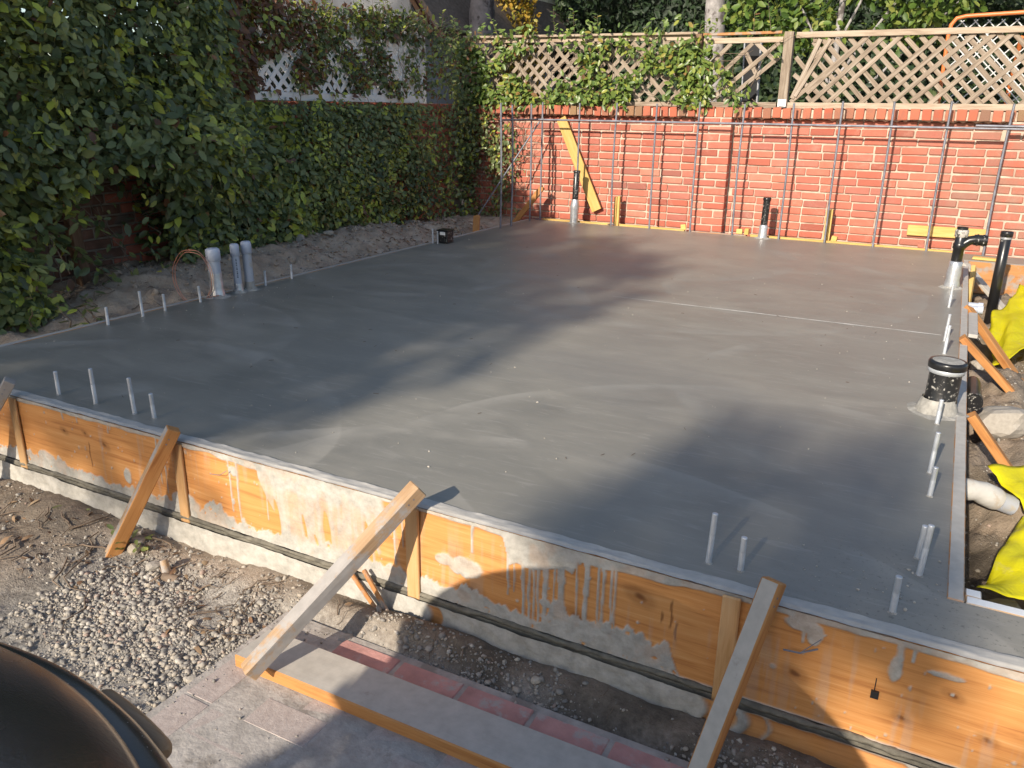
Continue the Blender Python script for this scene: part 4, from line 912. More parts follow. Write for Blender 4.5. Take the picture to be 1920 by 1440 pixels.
    mb = MB(); mb.lathe([(r*1.05, .172), (r*1.19, .178), (r*1.20, .198), (r*1.12, .206), (r*.98, .206)], o, 32, axis=A); mb.build('rim', M['abs'], p)
    mb = MB(); mb.lathe([(r*.985, .205), (r*.6, .2075), (0, .208)], o, 32, axis=A); mb.build('cap', M['grout'], p)
    mb = MB(); mb.lathe([(r*1.38, 0), (r*1.3, .016), (r*1.16, .04), (r*1.03, .058)], (o[0]-.006, o[1]-.01, 0), 15); mb.build('collar', M['grout'], p); grout_ring(p, o[0]-.006, o[1]-.008, r*1.12, .012, 11)
pipes()

# ------------------------------------------------------------------ anchor bolts
def bolts():
    def make(h):
        r = root('anchor_bolt', (0, 0, 0), '', 'anchor bolt', 'anchor bolts along the slab edges'); q = .0078
        mb = MB(); prof = [(q, -.03), (q, h*.55)]
        z = h*.55
        while z < h-.006: prof += [(q*.93, z+.0012), (q, z+.0024)]; z += .0024
        prof += [(q*.95, h-.001), (q*.75, h), (0, h)]
        mb.lathe(prof, (0, 0, 0), 12); mb.build('shank', M['galv'], r); grout_ring(r, 0, 0, q*.85, .006, int(h*1000)); return r
    tall = make(.142); short = make(.097)
    first = {id(tall): True, id(short): True}
    spec = [(.068, -5.03, 's', -.02, 'short anchor bolt nearest the front at the left form edge'), (.069, -4.818, 't', .0, 'tall anchor bolt at the left form edge, left of the grey pipes'), (.062, -4.666, 's', .02, 'short anchor bolt right beside the tall one at the left edge'), (.065, -4.42, 's', -.03, 'short cement spotted anchor bolt under the copper wire loop'), (.054, -3.884, 's', 0, 'short anchor bolt just right of the three grey pipes'), (.042, -3.632, 's', 0, 'short anchor bolt second to the right of the grey pipes'),
            (.842, -5.83, 's', -.03, 'short anchor bolt leftmost behind the front plank'), (1.059, -5.826, 't', -.04, 'tall anchor bolt second from the left behind the front plank'), (1.279, -5.825, 't', -.05, 'tall anchor bolt third from the left behind the front plank'), (1.378, -5.819, 's', -.01, 'short anchor bolt nearest the short brace'),
            (3.44, -5.819, 't', .05, 'tall anchor bolt left of a pair near the right brace'), (3.521, -5.817, 's', .02, 'short anchor bolt right of a pair near the right brace'), (3.874, -5.825, 's', .0, 'short anchor bolt alone near the inside corner of the form'), (3.912, -5.528, 's', .06, 'short anchor bolt half hidden behind a taller one near the corner'), (3.92, -5.62, 't', .06, 'tall leaning anchor bolt in front of a shorter one near the corner'),
            (3.925, -5.111, 's', .03, 'short grouted anchor bolt in front of a tall one, right edge'), (3.918, -4.927, 't', .03, 'tall anchor bolt behind a short one, right edge'), (3.923, -4.43, 's', .03, 'anchor bolt in front of the big capped pipe'), (3.922, -3.379, 't', .02, 'tall anchor bolt behind the big capped pipe'), (3.918, -3.119, 't', .02, 'anchor bolt at the end of the joint line'), (3.92, -2.266, 't', .01, 'tall anchor bolt below the branched fitting')]
    for x, y, k, tl, lab in spec:
        src = tall if k == 't' else short
        if first[id(src)]: o = src; first[id(src)] = False; o.location = (x, y, 0); o['label'] = lab
        else: o = copy_thing(src, (x, y, 0), lab, random.uniform(0, 6))
        o.rotation_euler = (random.uniform(-.03, .03), tl*.7, o.rotation_euler[2] if False else 0)
bolts()

# ------------------------------------------------------------------ rebar
def rebar():
    g = 'vertical rebars along the back edge'
    def rod(name, a, b, lab, cat='rebar', r=.0092, grp=g):
        a = np.array(a, float); b = np.array(b, float); n = int(np.linalg.norm(b-a)/.011)*2; t = np.linspace(0, 1, max(n, 8))[:, None]; pts = a+(b-a)*t
        bow = .006*np.sin(t*3.14)*RNG.normal(); pts = pts+bow*np.array([1, .4, 0]) if abs(b[2]-a[2]) > .5 else pts
        rad = np.where(np.arange(len(pts)) % 2, r*1.12, r*.92); mb = MB(); mb.tube(pts, rad, 8)
        return tag(mb.build(name, M['rebar']), lab, cat, grp)
    tops = [(.055, -.781, 1.135, 0), (.071, -.595, 1.12, 0), (.045, -.143, 1.135, 0), (.10, -.012, 1.15, 0), (.495, .004, 1.145, 0), (.885, -.01, 1.15, 0), (1.275, .0, 1.145, .0), (1.68, -.005, 1.165, .0), (2.08, -.005, 1.15, .005), (2.50, -.02, 1.16, .0), (2.895, -.02, 1.18, .0), (3.29, -.02, 1.18, .0), (3.705, -.015, 1.185, .0), (4.125, -.015, 1.17, .01)]
    ordn = ['first', 'second', 'third', 'fourth', 'fifth', 'sixth', 'seventh', 'eighth', 'ninth', 'tenth', 'eleventh', 'twelfth', 'thirteenth', 'last']
    extra = ['nearest the vines', 'beside it on the left form', 'just before the back corner', 'at the back corner', 'in front of the leaning yellow plank', 'beside the left yellow stake', 'above the short yellow form piece', 'in front of the brick pier', 'just right of the brick pier', 'right of the short flecked pipe', 'beside the right yellow stake', 'above the bare lattice middle', 'crossing the yellow plank', 'beside the branched fitting']
    for i, (x, y, z, dx) in enumerate(tops):
        rod('rebar', (x, y, -.05), (x+dx, y+random.uniform(-.01, .01), z), f'{ordn[i]} upright rebar from the left, {extra[i]}')
    rod('rebar', (-.02, -.026, .985), (4.6, -.032, .985), 'long horizontal rebar tied across the uprights before the brick wall', grp='horizontal rebars')
    rod('rebar', (3.90, -.046, 1.005), (4.7, -.046, 1.003), 'short horizontal rebar lapped over the long one at right', grp='horizontal rebars')
    rod('rebar', (.062, -.80, .985), (.05, -.01, .985), 'short horizontal rebar turning the corner along the left side', grp='horizontal rebars')
    rod('rebar', (-.50, -.33, -.02), (.09, -.045, .97), 'thin diagonal rebar slanting from the ground up to the corner', r=.0075, grp='diagonal rebars')
    for k, (x, y) in enumerate(((.075, -.08), (.88, -.02))):
        mb = MB(); rr = random.Random(k); pts = [(x+rr.uniform(-.05, .05), y+rr.uniform(-.012, .012), .008+abs(rr.gauss(0, .008))) for _ in range(14)]; mb.tube(pts, .002, 5)
        tag(mb.build('tie_wire', M['rebar']), ('tangle of tie wire on the slab at the back corner', 'tangle of tie wire at the foot of the left yellow stake')[k], 'wire', 'tie wire tangles')
rebar()

# ------------------------------------------------------------------ brick path
def path():
    r = tag(bpy.data.objects.new('path', None), kind='structure'); COL.objects.link(r); r.location = (3, -6.6, -.4)
    ms = [bevel_mesh('brick', (.200, .095, .05), .002, M['paver'], .0012) for _ in range(6)]
    mr = [bevel_mesh('brick', (.198, .093, .05), .003, M['border_brick'], .0015) for _ in range(5)]
    def put(x, y, rz=0.0, dz=0.0, ms=ms): link('brick', random.choice(ms), r, Matrix.Translation((x, y, -.4215+dz+random.uniform(-.0008, .0008))) @ Matrix.Rotation(rz+random.uniform(-.008, .008), 4, 'Z') @ euler_small(.003))
    x = 2.47
    while x < 4.3: put(x+.1, -6.150, 0, .004, mr); x += .212
    for k in range(5): put(2.29+.107*0, -6.39-.207*k+.0, math.pi/2, .003)
    y = -6.345; row = 0
    while y > -7.5:
        x = 2.35+(.104 if row % 2 else 0)
        while x < 4.3: put(x+.1, y, 0, .002); x += .208
        y -= .101; row += 1
    mb = MB(); mb.box((3.3, -6.79, -.41205), (2.16, 1.42, .034)); mb.build('bedding', M['bedding'], r)
path()

# ------------------------------------------------------------------ gravel, stones, litter
def scatter():
    N = 22000; n2 = 0
    x = np.concatenate([np.clip(RNG.normal(1.98, .27, N), 1.2, 2.42), RNG.uniform(.6, 4.0, N//3), RNG.uniform(-.85, -.06, N//3), RNG.uniform(4.03, 4.6, N//6), RNG.uniform(2.5, 3.9, N//9)])
    y = np.concatenate([-6.30+RNG.normal(0, .12, N), RNG.uniform(-6.9, -5.96, N//3), RNG.uniform(-5.3, -.6, N//3), RNG.uniform(-5.6, -.5, N//6), RNG.normal(-6.055, .03, N//9)])
    den = fbm(x*5, y*5, 3); keep = (den+RNG.normal(0, .07, len(x)) > .46)
    inpath = (x > 2.2) & (y < -6.1); keep &= ~(inpath & (RNG.random(len(x)) > .12)); keep &= ~((x > -.05) & (x < 4.0) & (y > -5.965)); keep &= ~((y > -6.31) & (y < -6.18) & (x > 2.27)); keep &= y > -7.3
    x, y = x[keep], y[keep]
    r = np.clip(RNG.lognormal(-5.85, .66, len(x)), .0013, .0125); inpath = (x > 2.2) & (y < -6.1); r = np.where(inpath, r*.6, r)
    z = np.where(inpath, -.394, H(x, y))+r*.25
    V, F, _ = pebbles(np.stack([x, y, z], -1), r)
    tag(link('gravel', mesh_np('gravel', V, F, M['stone'], None, False, {'tint': ('FACE', np.repeat(RNG.random(len(x)), 20))})), 'loose grey gravel on the bare ground round the slab', kind='stuff')
    n3 = 420; x = RNG.uniform(-.8, -.08, n3); y = -.5-4.0*RNG.random(n3); V, F, _ = pebbles(np.stack([x, y, H(x, y)+.004], -1), np.clip(RNG.lognormal(-4.5, .55, n3), .005, .04), .8)
    tag(link('dirt_clods', mesh_np('dirt_clods', V, F, M['clod'], None, True)), 'crumbled clods on the spoil bank left of the slab', kind='stuff')
    # bigger stones one by one
    sp = [(1.66, -6.11, .026, 'rounded tan stone beside the root stub'), (1.52, -6.075, .028, 'grey stone at the foot of the short brace'), (1.50, -6.045, .022, 'pale stone behind the foot of the short brace'), (2.13, -6.20, .016, 'pale flat stone among the gravel'), (2.02, -6.27, .017, 'grey angular stone in the gravel'), (2.20, -6.43, .017, 'pale rounded stone at the edge of the path'), (3.06, -6.03, .016, 'white stone on the mud under the drips'), (2.28, -6.19, .030, 'lump of broken concrete at the beam end'), (2.46, -6.10, .030, 'flat grey stone behind the long brace foot'),
          (-.16, -5.03, .035, 'dark stone beside the left form below the shrub'), (-.62, -2.80, .055, 'big clod on the spoil bank beyond the grey pipes'), (-.55, -2.55, .04, 'second clod on the spoil bank'), (4.19, -3.70, .12, 'big grey lump of clay in the pit'), (4.12, -2.52, .06, 'tan stone in the pit by the braces'), (4.155, -5.26, .085, 'pale concrete block under the yellow tongue'), (4.08, -4.93, .025, 'small stone in the dark part of the pit')]
    for x, y, rr, lab in sp:
        bm = bmesh.new(); bmesh.ops.create_icosphere(bm, subdivisions=3 if rr > .05 else 2, radius=1.0); sx, sy, sz = random.uniform(.85, 1.25), random.uniform(.75, 1.05), random.uniform(.55, .8); o_ = random.random()*50
        for v in bm.verts:
            q = np.array(v.co); d = 1+.6*(fbm(q[0]*1.1+o_, q[1]*1.1+q[2]*1.3, 3)-.5)+.2*(fbm(q[0]*4+o_, q[1]*4+q[2]*3, 2)-.5); q = q*d; q = np.sign(q)*np.minimum(np.abs(q), .88)
            v.co = Vector((q[0]*sx*rr, q[1]*sy*rr, q[2]*sz*rr))
        me = bpy.data.meshes.new('stone'); bm.to_mesh(me); bm.free(); me.materials.append(M['stone'])
        a = me.attributes.new('tint', 'FLOAT', 'FACE'); a.data.foreach_set('value', [random.uniform(.5, .9)]*len(me.polygons))
        z = float(H(x, y)); mtx = Matrix.Translation((x, y, z+rr*.32)) @ Matrix.Rotation(random.uniform(0, 6), 4, 'Z') @ euler_small(.3)
        tag(link('stone', me, None, mtx), lab, 'stone', 'larger stones on the ground')
    # root stub
    t = root('root_stub', (1.725, -6.115, -.41), 'sawn root stub sticking out of the sunlit gravel', 'root stub')
    mb = MB(); mb.tube([(1.73, -6.12, -.43), (1.725, -6.115, -.385), (1.71, -6.11, -.345)], [.022, .015, .013], 9); mb.build('stub', M['pale_wood'], t)
    mb = MB(); mb.tube([(1.71, -6.17, -.40), (1.735, -6.135, -.392), (1.78, -6.12, -.40)], [.008, .018, .02], 8); mb.build('knuckle', M['stem'], t)
    # twigs and chips of wood
    mb = MB(); rr = random.Random(12)
    def twig(x, y, L, r, z=None):
        a = rr.uniform(0, 6.28); p = []; 
        for k in range(5):
            q = (x+math.cos(a)*L*k/4, y+math.sin(a)*L*k/4); a += rr.uniform(-.35, .35); p.append((q[0], q[1], float(H(*q))+.006+rr.uniform(0, .008)))
        mb.tube(p, [r, r, r*.9, r*.8, r*.5], 5)
    for _ in range(70): twig(rr.uniform(1.9, 2.45), rr.uniform(-6.32, -6.02), rr.uniform(.02, .10), rr.uniform(.0008, .0028))
    for _ in range(40): twig(rr.uniform(.7, 1.7), rr.uniform(-6.35, -6.0), rr.uniform(.04, .2), rr.uniform(.001, .004))
    for _ in range(60): twig(rr.uniform(-.85, -.1), rr.uniform(-2.6, -.5), rr.uniform(.03, .15), rr.uniform(.001, .003))
    for _ in range(25): twig(rr.uniform(-.7, -.1), rr.uniform(-5.0, -2.6), rr.uniform(.03, .12), rr.uniform(.001, .0025))
    for _ in range(14): twig(rr.uniform(2.6, 3.8), rr.uniform(-6.09, -6.0), rr.uniform(.02, .05), .0014)
    tag(mb.build('twigs', M['stem']), 'scattered twigs and root bits on the soil', kind='stuff')
    n = 950; x = np.concatenate([RNG.uniform(-.9, -.08, 750), RNG.uniform(.8, 2.4, 80), RNG.uniform(-.9, -.4, 120)]); y = np.concatenate([-.5-2.6*RNG.random(750)**1.3, RNG.uniform(-6.4, -6.0, 80), RNG.uniform(-5, -3, 120)])
    P = np.stack([x, y, H(x, y)+.006], -1); tip = np.concatenate([RNG.normal(size=(n, 2)), RNG.normal(0, .25, (n, 1))], 1); nr = np.stack([RNG.normal(0, .5, n), RNG.normal(0, .5, n), np.ones(n)], -1)
    V, F = leaves(P, tip, nr, RNG.uniform(.022, .05, n), RNG.uniform(.008, .02, n), -.1, .3)
    leaf_object('dead_leaves', V, F, RNG.random(n), M['dead_leaf'], None)['label'] = 'dry fallen leaves along the foot of the planted wall'
    n = 46; x = RNG.uniform(.2, 3.6, n); y = RNG.uniform(-5.8, -1.5, n); mbc = MB()
    for i in range(n):
        a = rr.uniform(0, 6.28); L = rr.uniform(.006, .025); mbc.tube([(x[i], y[i], .0018), (x[i]+L*math.cos(a), y[i]+L*math.sin(a), .003)], .0008, 4)
    tag(mbc.build('straw_bits', M['dead_leaf']), 'straw bits fallen on the fresh slab', kind='stuff')
scatter()

# ------------------------------------------------------------------ planting
def stems(parent, lines, rmin=.002, rmax=.006, name='stem'):
    mb = MB()
    for p in lines: mb.tube(p, np.linspace(rmax, rmin, len(p)), 5, caps=False)
    return tag(mb.build(name, M['stem'], parent), kind='stuff')
def hedge_left():
    r = root('climbing_vine', (-.9, -2.6, -.1), 'thick dark green climbing vine covering the shaded left wall', 'climbing plant')
    def thick(y, z):
        t = .07+.20*fbm(y*1.3+4, z*1.5+2, 3)
        t = t+.36*smooth(-3.0, -4.0, y)*smooth(.35, .95, z)*(.5+fbm(y*2.1, z*2.1+6, 3)) + .14*smooth(-1.2, -2.2, y)*smooth(1.15, .6, z)
        t = t*(1-.6*smooth(1.05, 1.25, z)*smooth(-3.3, -2.9, y))
        t = t+.12*smooth(-2.8, -3.8, y)
        return t
    def dens(y, z):
        d = smooth(-.45, -1.3, y)*.95+.22
        d = np.where((y > -1.5) & (z < .95), d*(.25+.9*smooth(.42, .6, fbm(y*3.5, z*3.5, 3))), d)
        # bare brick beside the post, and the white lattice
        d = d*(1-.97*smooth(1.15, .75, ((y+4.50)/.50)**2+((z-.20)/.58)**2))
        w = smooth(1.17, 1.21, z)*smooth(1.70, 1.64, z)*smooth(-3.0, -2.75, y)*smooth(-.62, -.7, y)
        hole = smooth(.43, .52, fbm(y*3.4+.7, z*4.2+3.1, 3)+.18*smooth(1.6, 1.3, z)*smooth(-2.2, -1.8, y)*smooth(-1.3, -1.5, y))
        d = d*(1-w*(.34+.65*hole))
        rail = smooth(1.09, 1.12, z)*smooth(1.20, 1.18, z)*smooth(-3.35, -3.2, y); d = d*(1-.95*rail)
        top = np.where(y < -3.25, np.where(y < -4.4, 2.3, 2.02), np.where(y < -2.9, 1.9, 1.80+.16*fbm(y*3.2, y*0+2, 3))); d = d*smooth(top+.08, top-.1, z)
        return d
    N = 80000; y = RNG.uniform(-5.5, .16, N); z = -.05+RNG.random(N)*2.65
    k = RNG.random(N) < dens(y, z); y, z = y[k], z[k]; n = len(y)
    T = thick(y, z); lay = np.where(RNG.random(n) < .62, 1-.25*RNG.random(n)**2, RNG.random(n)); x = -.94+T*lay+.02*RNG.normal(size=n)
    zb = H(np.minimum(x, -.06), y); k = z > zb+.01; x, y, z, lay = x[k], y[k], z[k], lay[k]; n = len(x)
    P = np.stack([x, y, z], -1)
    tip = np.stack([RNG.normal(.25, .5, n), RNG.normal(-.1, .7, n), RNG.normal(-.45, .55, n)], -1)
    nr = np.stack([RNG.normal(.75, .35, n), RNG.normal(-.25, .4, n), RNG.normal(.55, .35, n)], -1)
    L = RNG.uniform(.034, .074, n)*RNG.choice([.8, 1.0, 1.0, 1.2], n)*np.where(y < -2.6, 1.12, .86)
    clump = fbm(y*7, z*7, 3)
    t = tints(n, .025, .012, 0, .7); t = np.where((clump > .55) & (lay > .72) & (RNG.random(n) < .5), RNG.uniform(.60, .93, n), t)
    big = fbm(y*2.3+3, z*2.3+1, 3); t = np.where(t < .62, np.clip(t+.5*(big-.5), 0, .64), t)
    t = np.where((z > 1.15) & (y > -3.3) & (RNG.random(n) < .22+.4*smooth(-2.0, -2.6, y)), RNG.uniform(.965, 1, n), t); t = np.where((z < .5) & (y > -2) & (RNG.random(n) < .08), RNG.uniform(.93, .99, n), t)
    # nearest outer leaves are parts of their own
    dist = np.linalg.norm(P-CAM, axis=1)-.6*lay*L*10; sel = np.zeros(n, bool)
    vis = np.where((lay > .86) & (y > -4.6) & (z < 2.0))[0]; sel[vis[np.argsort(dist[vis])[:290]]] = True
    V, F = leaves(P[~sel], tip[~sel], nr[~sel], L[~sel], L[~sel]*RNG.uniform(.48, .62, (~sel).sum())); leaf_object('foliage', V, F, t[~sel], M['ivy'], r)
    leaf_parts(P[sel], tip[sel], nr[sel], L[sel]*1.1, t[sel], M['ivy'], 'ivy', r)
    lines = []; rr = random.Random(5)
    for _ in range(120):
        yy = rr.uniform(-5.2, .1); zz = rr.uniform(-.05, 1.6); L_ = rr.uniform(.25, .7); a = rr.gauss(1.57, .6); p = []
        for k in range(8):
            p.append((-.93+float(thick(yy, zz))*rr.uniform(.3, .95), yy, zz)); yy += math.cos(a)*L_/8; zz += math.sin(a)*L_/8; a += rr.gauss(0, .3)
        lines.append(p)
    stems(r, lines, .0015, .004)
    # leafy shoots standing above the lattice
    lines = []; LP = []; LT = []; LN = []
    for _ in range(30):
        yy = rr.uniform(-2.3, -.1); base = np.array([-.9+rr.uniform(-.1, .12), yy, 1.72]); h = rr.uniform(.10, .34); d = norm(np.array([rr.gauss(.1, .25), rr.gauss(0, .3), 1])); p = [base+d*h*s+np.array([.03*math.sin(s*3), 0, 0]) for s in np.linspace(0, 1, 6)]; lines.append(p)
        for s in np.linspace(.15, 1, int(h/.022)):
            a = rr.uniform(0, 6.28); LP.append(base+d*h*s); LT.append((math.cos(a), math.sin(a), rr.uniform(.2, .8))); LN.append((-math.cos(a)*.3, -math.sin(a)*.3-.3, 1))
    V, F = leaves(np.array(LP), np.array(LT), np.array(LN), RNG.uniform(.045, .075, len(LP)), RNG.uniform(.022, .034, len(LP))); leaf_object('shoots', V, F, tints(len(LP), .1, 0, .3, .85), M['ivy'], r); stems(r, lines, .001, .003, 'shoot_stem')
hedge_left()
def front_shrub():
    r = root('shrub', (-.55, -5.25, -.2), 'nearer large-leaved shrub hanging in at the left edge of view', 'shrub')
    rr = random.Random(21); lines = []; P = []; T = []; Nn = []; Ls = []
    for b in range(52):
        base = np.array([-.72+rr.uniform(-.15, .1), -5.2+rr.uniform(-.35, .52), rr.uniform(.3, 1.7)]); d = norm(np.array([rr.uniform(.2, .9), rr.uniform(-.2, .75), rr.uniform(-.75, .25)])); L_ = rr.uniform(.22, .55); p = []
        for s in np.linspace(0, 1, 9): p.append(base+d*L_*s+np.array([0, 0, -.22*L_*s*s]))
        lines.append(p)
        for s in np.linspace(.15, 1, 16):
            i = min(7, int(s*8)); q = p[i]; 
            for _ in range(2): a = rr.uniform(0, 6.28); P.append(q+np.array([rr.gauss(0, .015) for _ in range(3)])); T.append(d*.7+np.array([math.cos(a), math.sin(a), rr.uniform(-.8, .3)])); Nn.append((.5+rr.gauss(0, .3), -.3+rr.gauss(0, .3), .9)); Ls.append(rr.uniform(.055, .095))
    for b in range(9):          # low sprigs by the form
        base = np.array([-.35+rr.uniform(-.25, .2), -5.0+rr.uniform(-.3, .3), -.08]); p = [base+np.array([.1*s*rr.uniform(-1, 1), -.05*s, .16*s]) for s in np.linspace(0, 1, 5)]; lines.append(p)
        for s in range(7): a = rr.uniform(0, 6.28); P.append(p[min(4, 1+s//2)]); T.append((math.cos(a), math.sin(a), rr.uniform(-.3, .5))); Nn.append((rr.gauss(0, .3), rr.gauss(0, .3), 1)); Ls.append(rr.uniform(.05, .09))
    P = np.array(P); T = np.array(T); Nn = np.array(Nn); Ls = np.array(Ls); t = tints(len(P), .05, .015, .05, .72)
    d = np.linalg.norm(P-CAM, axis=1); sel = np.zeros(len(P), bool); c = np.where(P[:, 1] > -5.12)[0]; sel[c[np.argsort(d[c])[:260]]] = True
    V, F = leaves(P[~sel], T[~sel], Nn[~sel], Ls[~sel], Ls[~sel]*.42); leaf_object('foliage', V, F, t[~sel], M['ivy'], r); leaf_parts(P[sel], T[sel], Nn[sel], Ls[sel], t[sel], M['ivy'], 'ivyn', r, .42); stems(r, lines, .0015, .006)
front_shrub()
def back_vine():
    r = root('climbing_vine', (.3, .15, 1.1), 'sunny yellow-green vine climbing over the long lattice panel and post', 'climbing plant')
    N = 9500; x = RNG.uniform(-.98, 2.33, N); z = RNG.uniform(1.08, 1.92, N)
    d = smooth(.40, .52, fbm(x*3.6+2, z*4.0+5, 3)+.13*smooth(1.45, 1.2, z)-.06)*.72
    d = d+.75*np.exp(-((x-1.56)/.13)**2)+.9*smooth(-.6, -.85, x); d = d*np.where(x > 1.72, .35, 1); d = d*smooth(1.92, 1.74, z-.1*(fbm(x*5, x*0, 2)-.3)); d = d*smooth(1.08, 1.15, z)
    d = np.where((z > 1.69), d*.22, d); d = np.where(x > 1.72, d*smooth(.5, .6, fbm(x*5, z*5+3, 2)), d)
    k = RNG.random(N) < d; x, z = x[k], z[k]; n = len(x); y = .185-RNG.random(n)**1.5*.11-.03*fbm(x*6, z*6, 2)
    P = np.stack([x, y, z], -1); tip = np.stack([RNG.normal(0, .7, n), RNG.normal(-.35, .3, n), RNG.normal(-.35, .6, n)], -1); nr = np.stack([RNG.normal(0, .4, n), RNG.normal(-.8, .3, n), RNG.normal(.55, .35, n)], -1); L = RNG.uniform(.046, .080, n); t = tints(n, .10, .03, .12, .85)
    sel = np.zeros(n, bool); sel[np.argsort(y)[:280]] = True
    V, F = leaves(P[~sel], tip[~sel], nr[~sel], L[~sel], L[~sel]*.56); leaf_object('foliage', V, F, t[~sel], M['vine'], r); leaf_parts(P[sel], tip[sel], nr[sel], L[sel], t[sel], M['vine'], 'vine', r)
    rr = random.Random(9); lines = []; LP = []; LT = []; LN = []
    for x0 in [-.7, -.5, -.32, -.25, -.1, .12, .2, .33, .5, .58, .85, 1.2, 1.5, 1.56, 1.62, 1.7, 2.05, 2.2]:
        base = np.array([x0, .19, 1.74]); h = rr.uniform(.06, .26 if x0 > 1.4 or x0 < .6 else .15); dd = norm(np.array([rr.gauss(0, .25), rr.gauss(-.1, .2), 1])); lines.append([base+dd*h*s for s in np.linspace(0, 1, 5)])
        for s in np.linspace(.1, 1, max(4, int(h/.018))): a = rr.uniform(0, 6.28); LP.append(base+dd*h*s); LT.append((math.cos(a), math.sin(a)*.6-.2, rr.uniform(.1, .8))); LN.append((0, -.6, .8))
    for _ in range(40):
        xx = rr.uniform(-.9, 2.2); zz = rr.uniform(1.1, 1.6); p = []; a = rr.gauss(1.2, .8)
        for k in range(7): p.append((xx, .17-rr.uniform(0, .05), zz)); xx += .06*math.cos(a); zz = min(1.8, zz+.06*math.sin(a)); a += rr.gauss(0, .3)
        lines.append(p)
    V, F = leaves(np.array(LP), np.array(LT), np.array(LN), RNG.uniform(.04, .06, len(LP)), RNG.uniform(.02, .03, len(LP))); leaf_object('shoots', V, F, tints(len(LP), .15, .02, .2, .85), M['vine'], r); stems(r, lines, .0012, .0028)
    # runner down the corner of the two walls, mostly in shade
    c = root('climbing_vine', (-.85, .05, 0), 'straggling half dry vine creeping over the bricks in the wall corner', 'climbing plant')
    N = 5200; x = np.concatenate([RNG.uniform(-.92, -.03, N), np.full(N//2, -.9)]); z = np.concatenate([RNG.uniform(.0, 1.2, N), RNG.uniform(0, 1.75, N//2)]); y = np.concatenate([np.full(N, .17), RNG.uniform(-.5, .18, N//2)])
    lim = np.concatenate([(-.92-x[:N])*-1, np.zeros(N//2)]); den = smooth(.43, .58, fbm(x*4+y*4, z*4+8, 3))*(1-smooth(.22, .85, lim+.25*(.8-z)*0)); den = np.where(np.arange(len(x)) >= N, den*1.0+.15, den)
    den = den+.6*np.exp(-((z-.72)/.15)**2)*(lim < .62)*.5
    k = RNG.random(len(x)) < den*.75; x, y, z = x[k], y[k], z[k]; n = len(x); x = np.where(y < .16, x+RNG.random(n)*.2, x); y = np.where(y > .16, y-RNG.random(n)*.14, y)
    P = np.stack([x, y, z], -1); tip = np.stack([RNG.normal(0, .6, n), RNG.normal(-.3, .4, n), RNG.normal(-.5, .5, n)], -1); nr = np.stack([RNG.normal(.3, .4, n), RNG.normal(-.7, .3, n), RNG.normal(.4, .4, n)], -1); L = RNG.uniform(.03, .06, n)
    V, F = leaves(P, tip, nr, L, L*.55); leaf_object('foliage', V, F, tints(n, .08, .14, .05, .65), M['ivy'], c)
    lines = []
    for _ in range(70):
        xx = rr.uniform(-.9, -.1); zz = rr.uniform(0, 1.0); a = rr.gauss(1.57, .5); p = []
        for k in range(7): p.append((xx, .185-rr.uniform(0, .05), zz)); xx = max(-.92, xx+.07*math.cos(a)); zz = max(0, zz+.07*math.sin(a)); a += rr.gauss(0, .45)
        lines.append(p)
    stems(c, lines, .0012, .003)
back_vine()
def weed():
    r = root('weed', (1.45, -6.06, -.39), 'small green weed at the foot of the short brace', 'plant'); rr = random.Random(2); P = []; T = []; N_ = []
    for _ in range(34): a = rr.uniform(0, 6.28); q = rr.random()**.6*.07; P.append((1.49+q*math.cos(a)*1.3, -6.06+q*math.sin(a)*.6, -.385+rr.uniform(.0, .05))); T.append((math.cos(a), math.sin(a), rr.uniform(-.3, .5))); N_.append((rr.gauss(0, .3), -.3, 1))
    V, F = leaves(np.array(P), np.array(T), np.array(N_), RNG.uniform(.025, .05, 34), RNG.uniform(.014, .026, 34)); leaf_object('foliage', V, F, tints(34, .05, 0, .3, .8), M['ivy'], r); stems(r, [[(1.40, -6.05, -.40), (1.46, -6.06, -.37), (1.55, -6.07, -.36), (1.58, -6.07, -.385)]], .001, .002)
    r = root('weed', (1.12, -6.0, -.39), 'few green leaves under the left part of the front form', 'plant'); P = []; T = []; N_ = []
    for _ in range(10): a = rr.uniform(0, 6.28); P.append((1.10+rr.uniform(-.04, .05), -6.0+rr.uniform(-.02, .02), -.38+rr.uniform(0, .03))); T.append((math.cos(a), math.sin(a), rr.uniform(-.1, .5))); N_.append((0, -.3, 1))
    V, F = leaves(np.array(P), np.array(T), np.array(N_), RNG.uniform(.03, .06, 10), RNG.uniform(.014, .026, 10)); leaf_object('foliage', V, F, tints(10, 0, 0, .3, .7), M['ivy'], r)
weed()

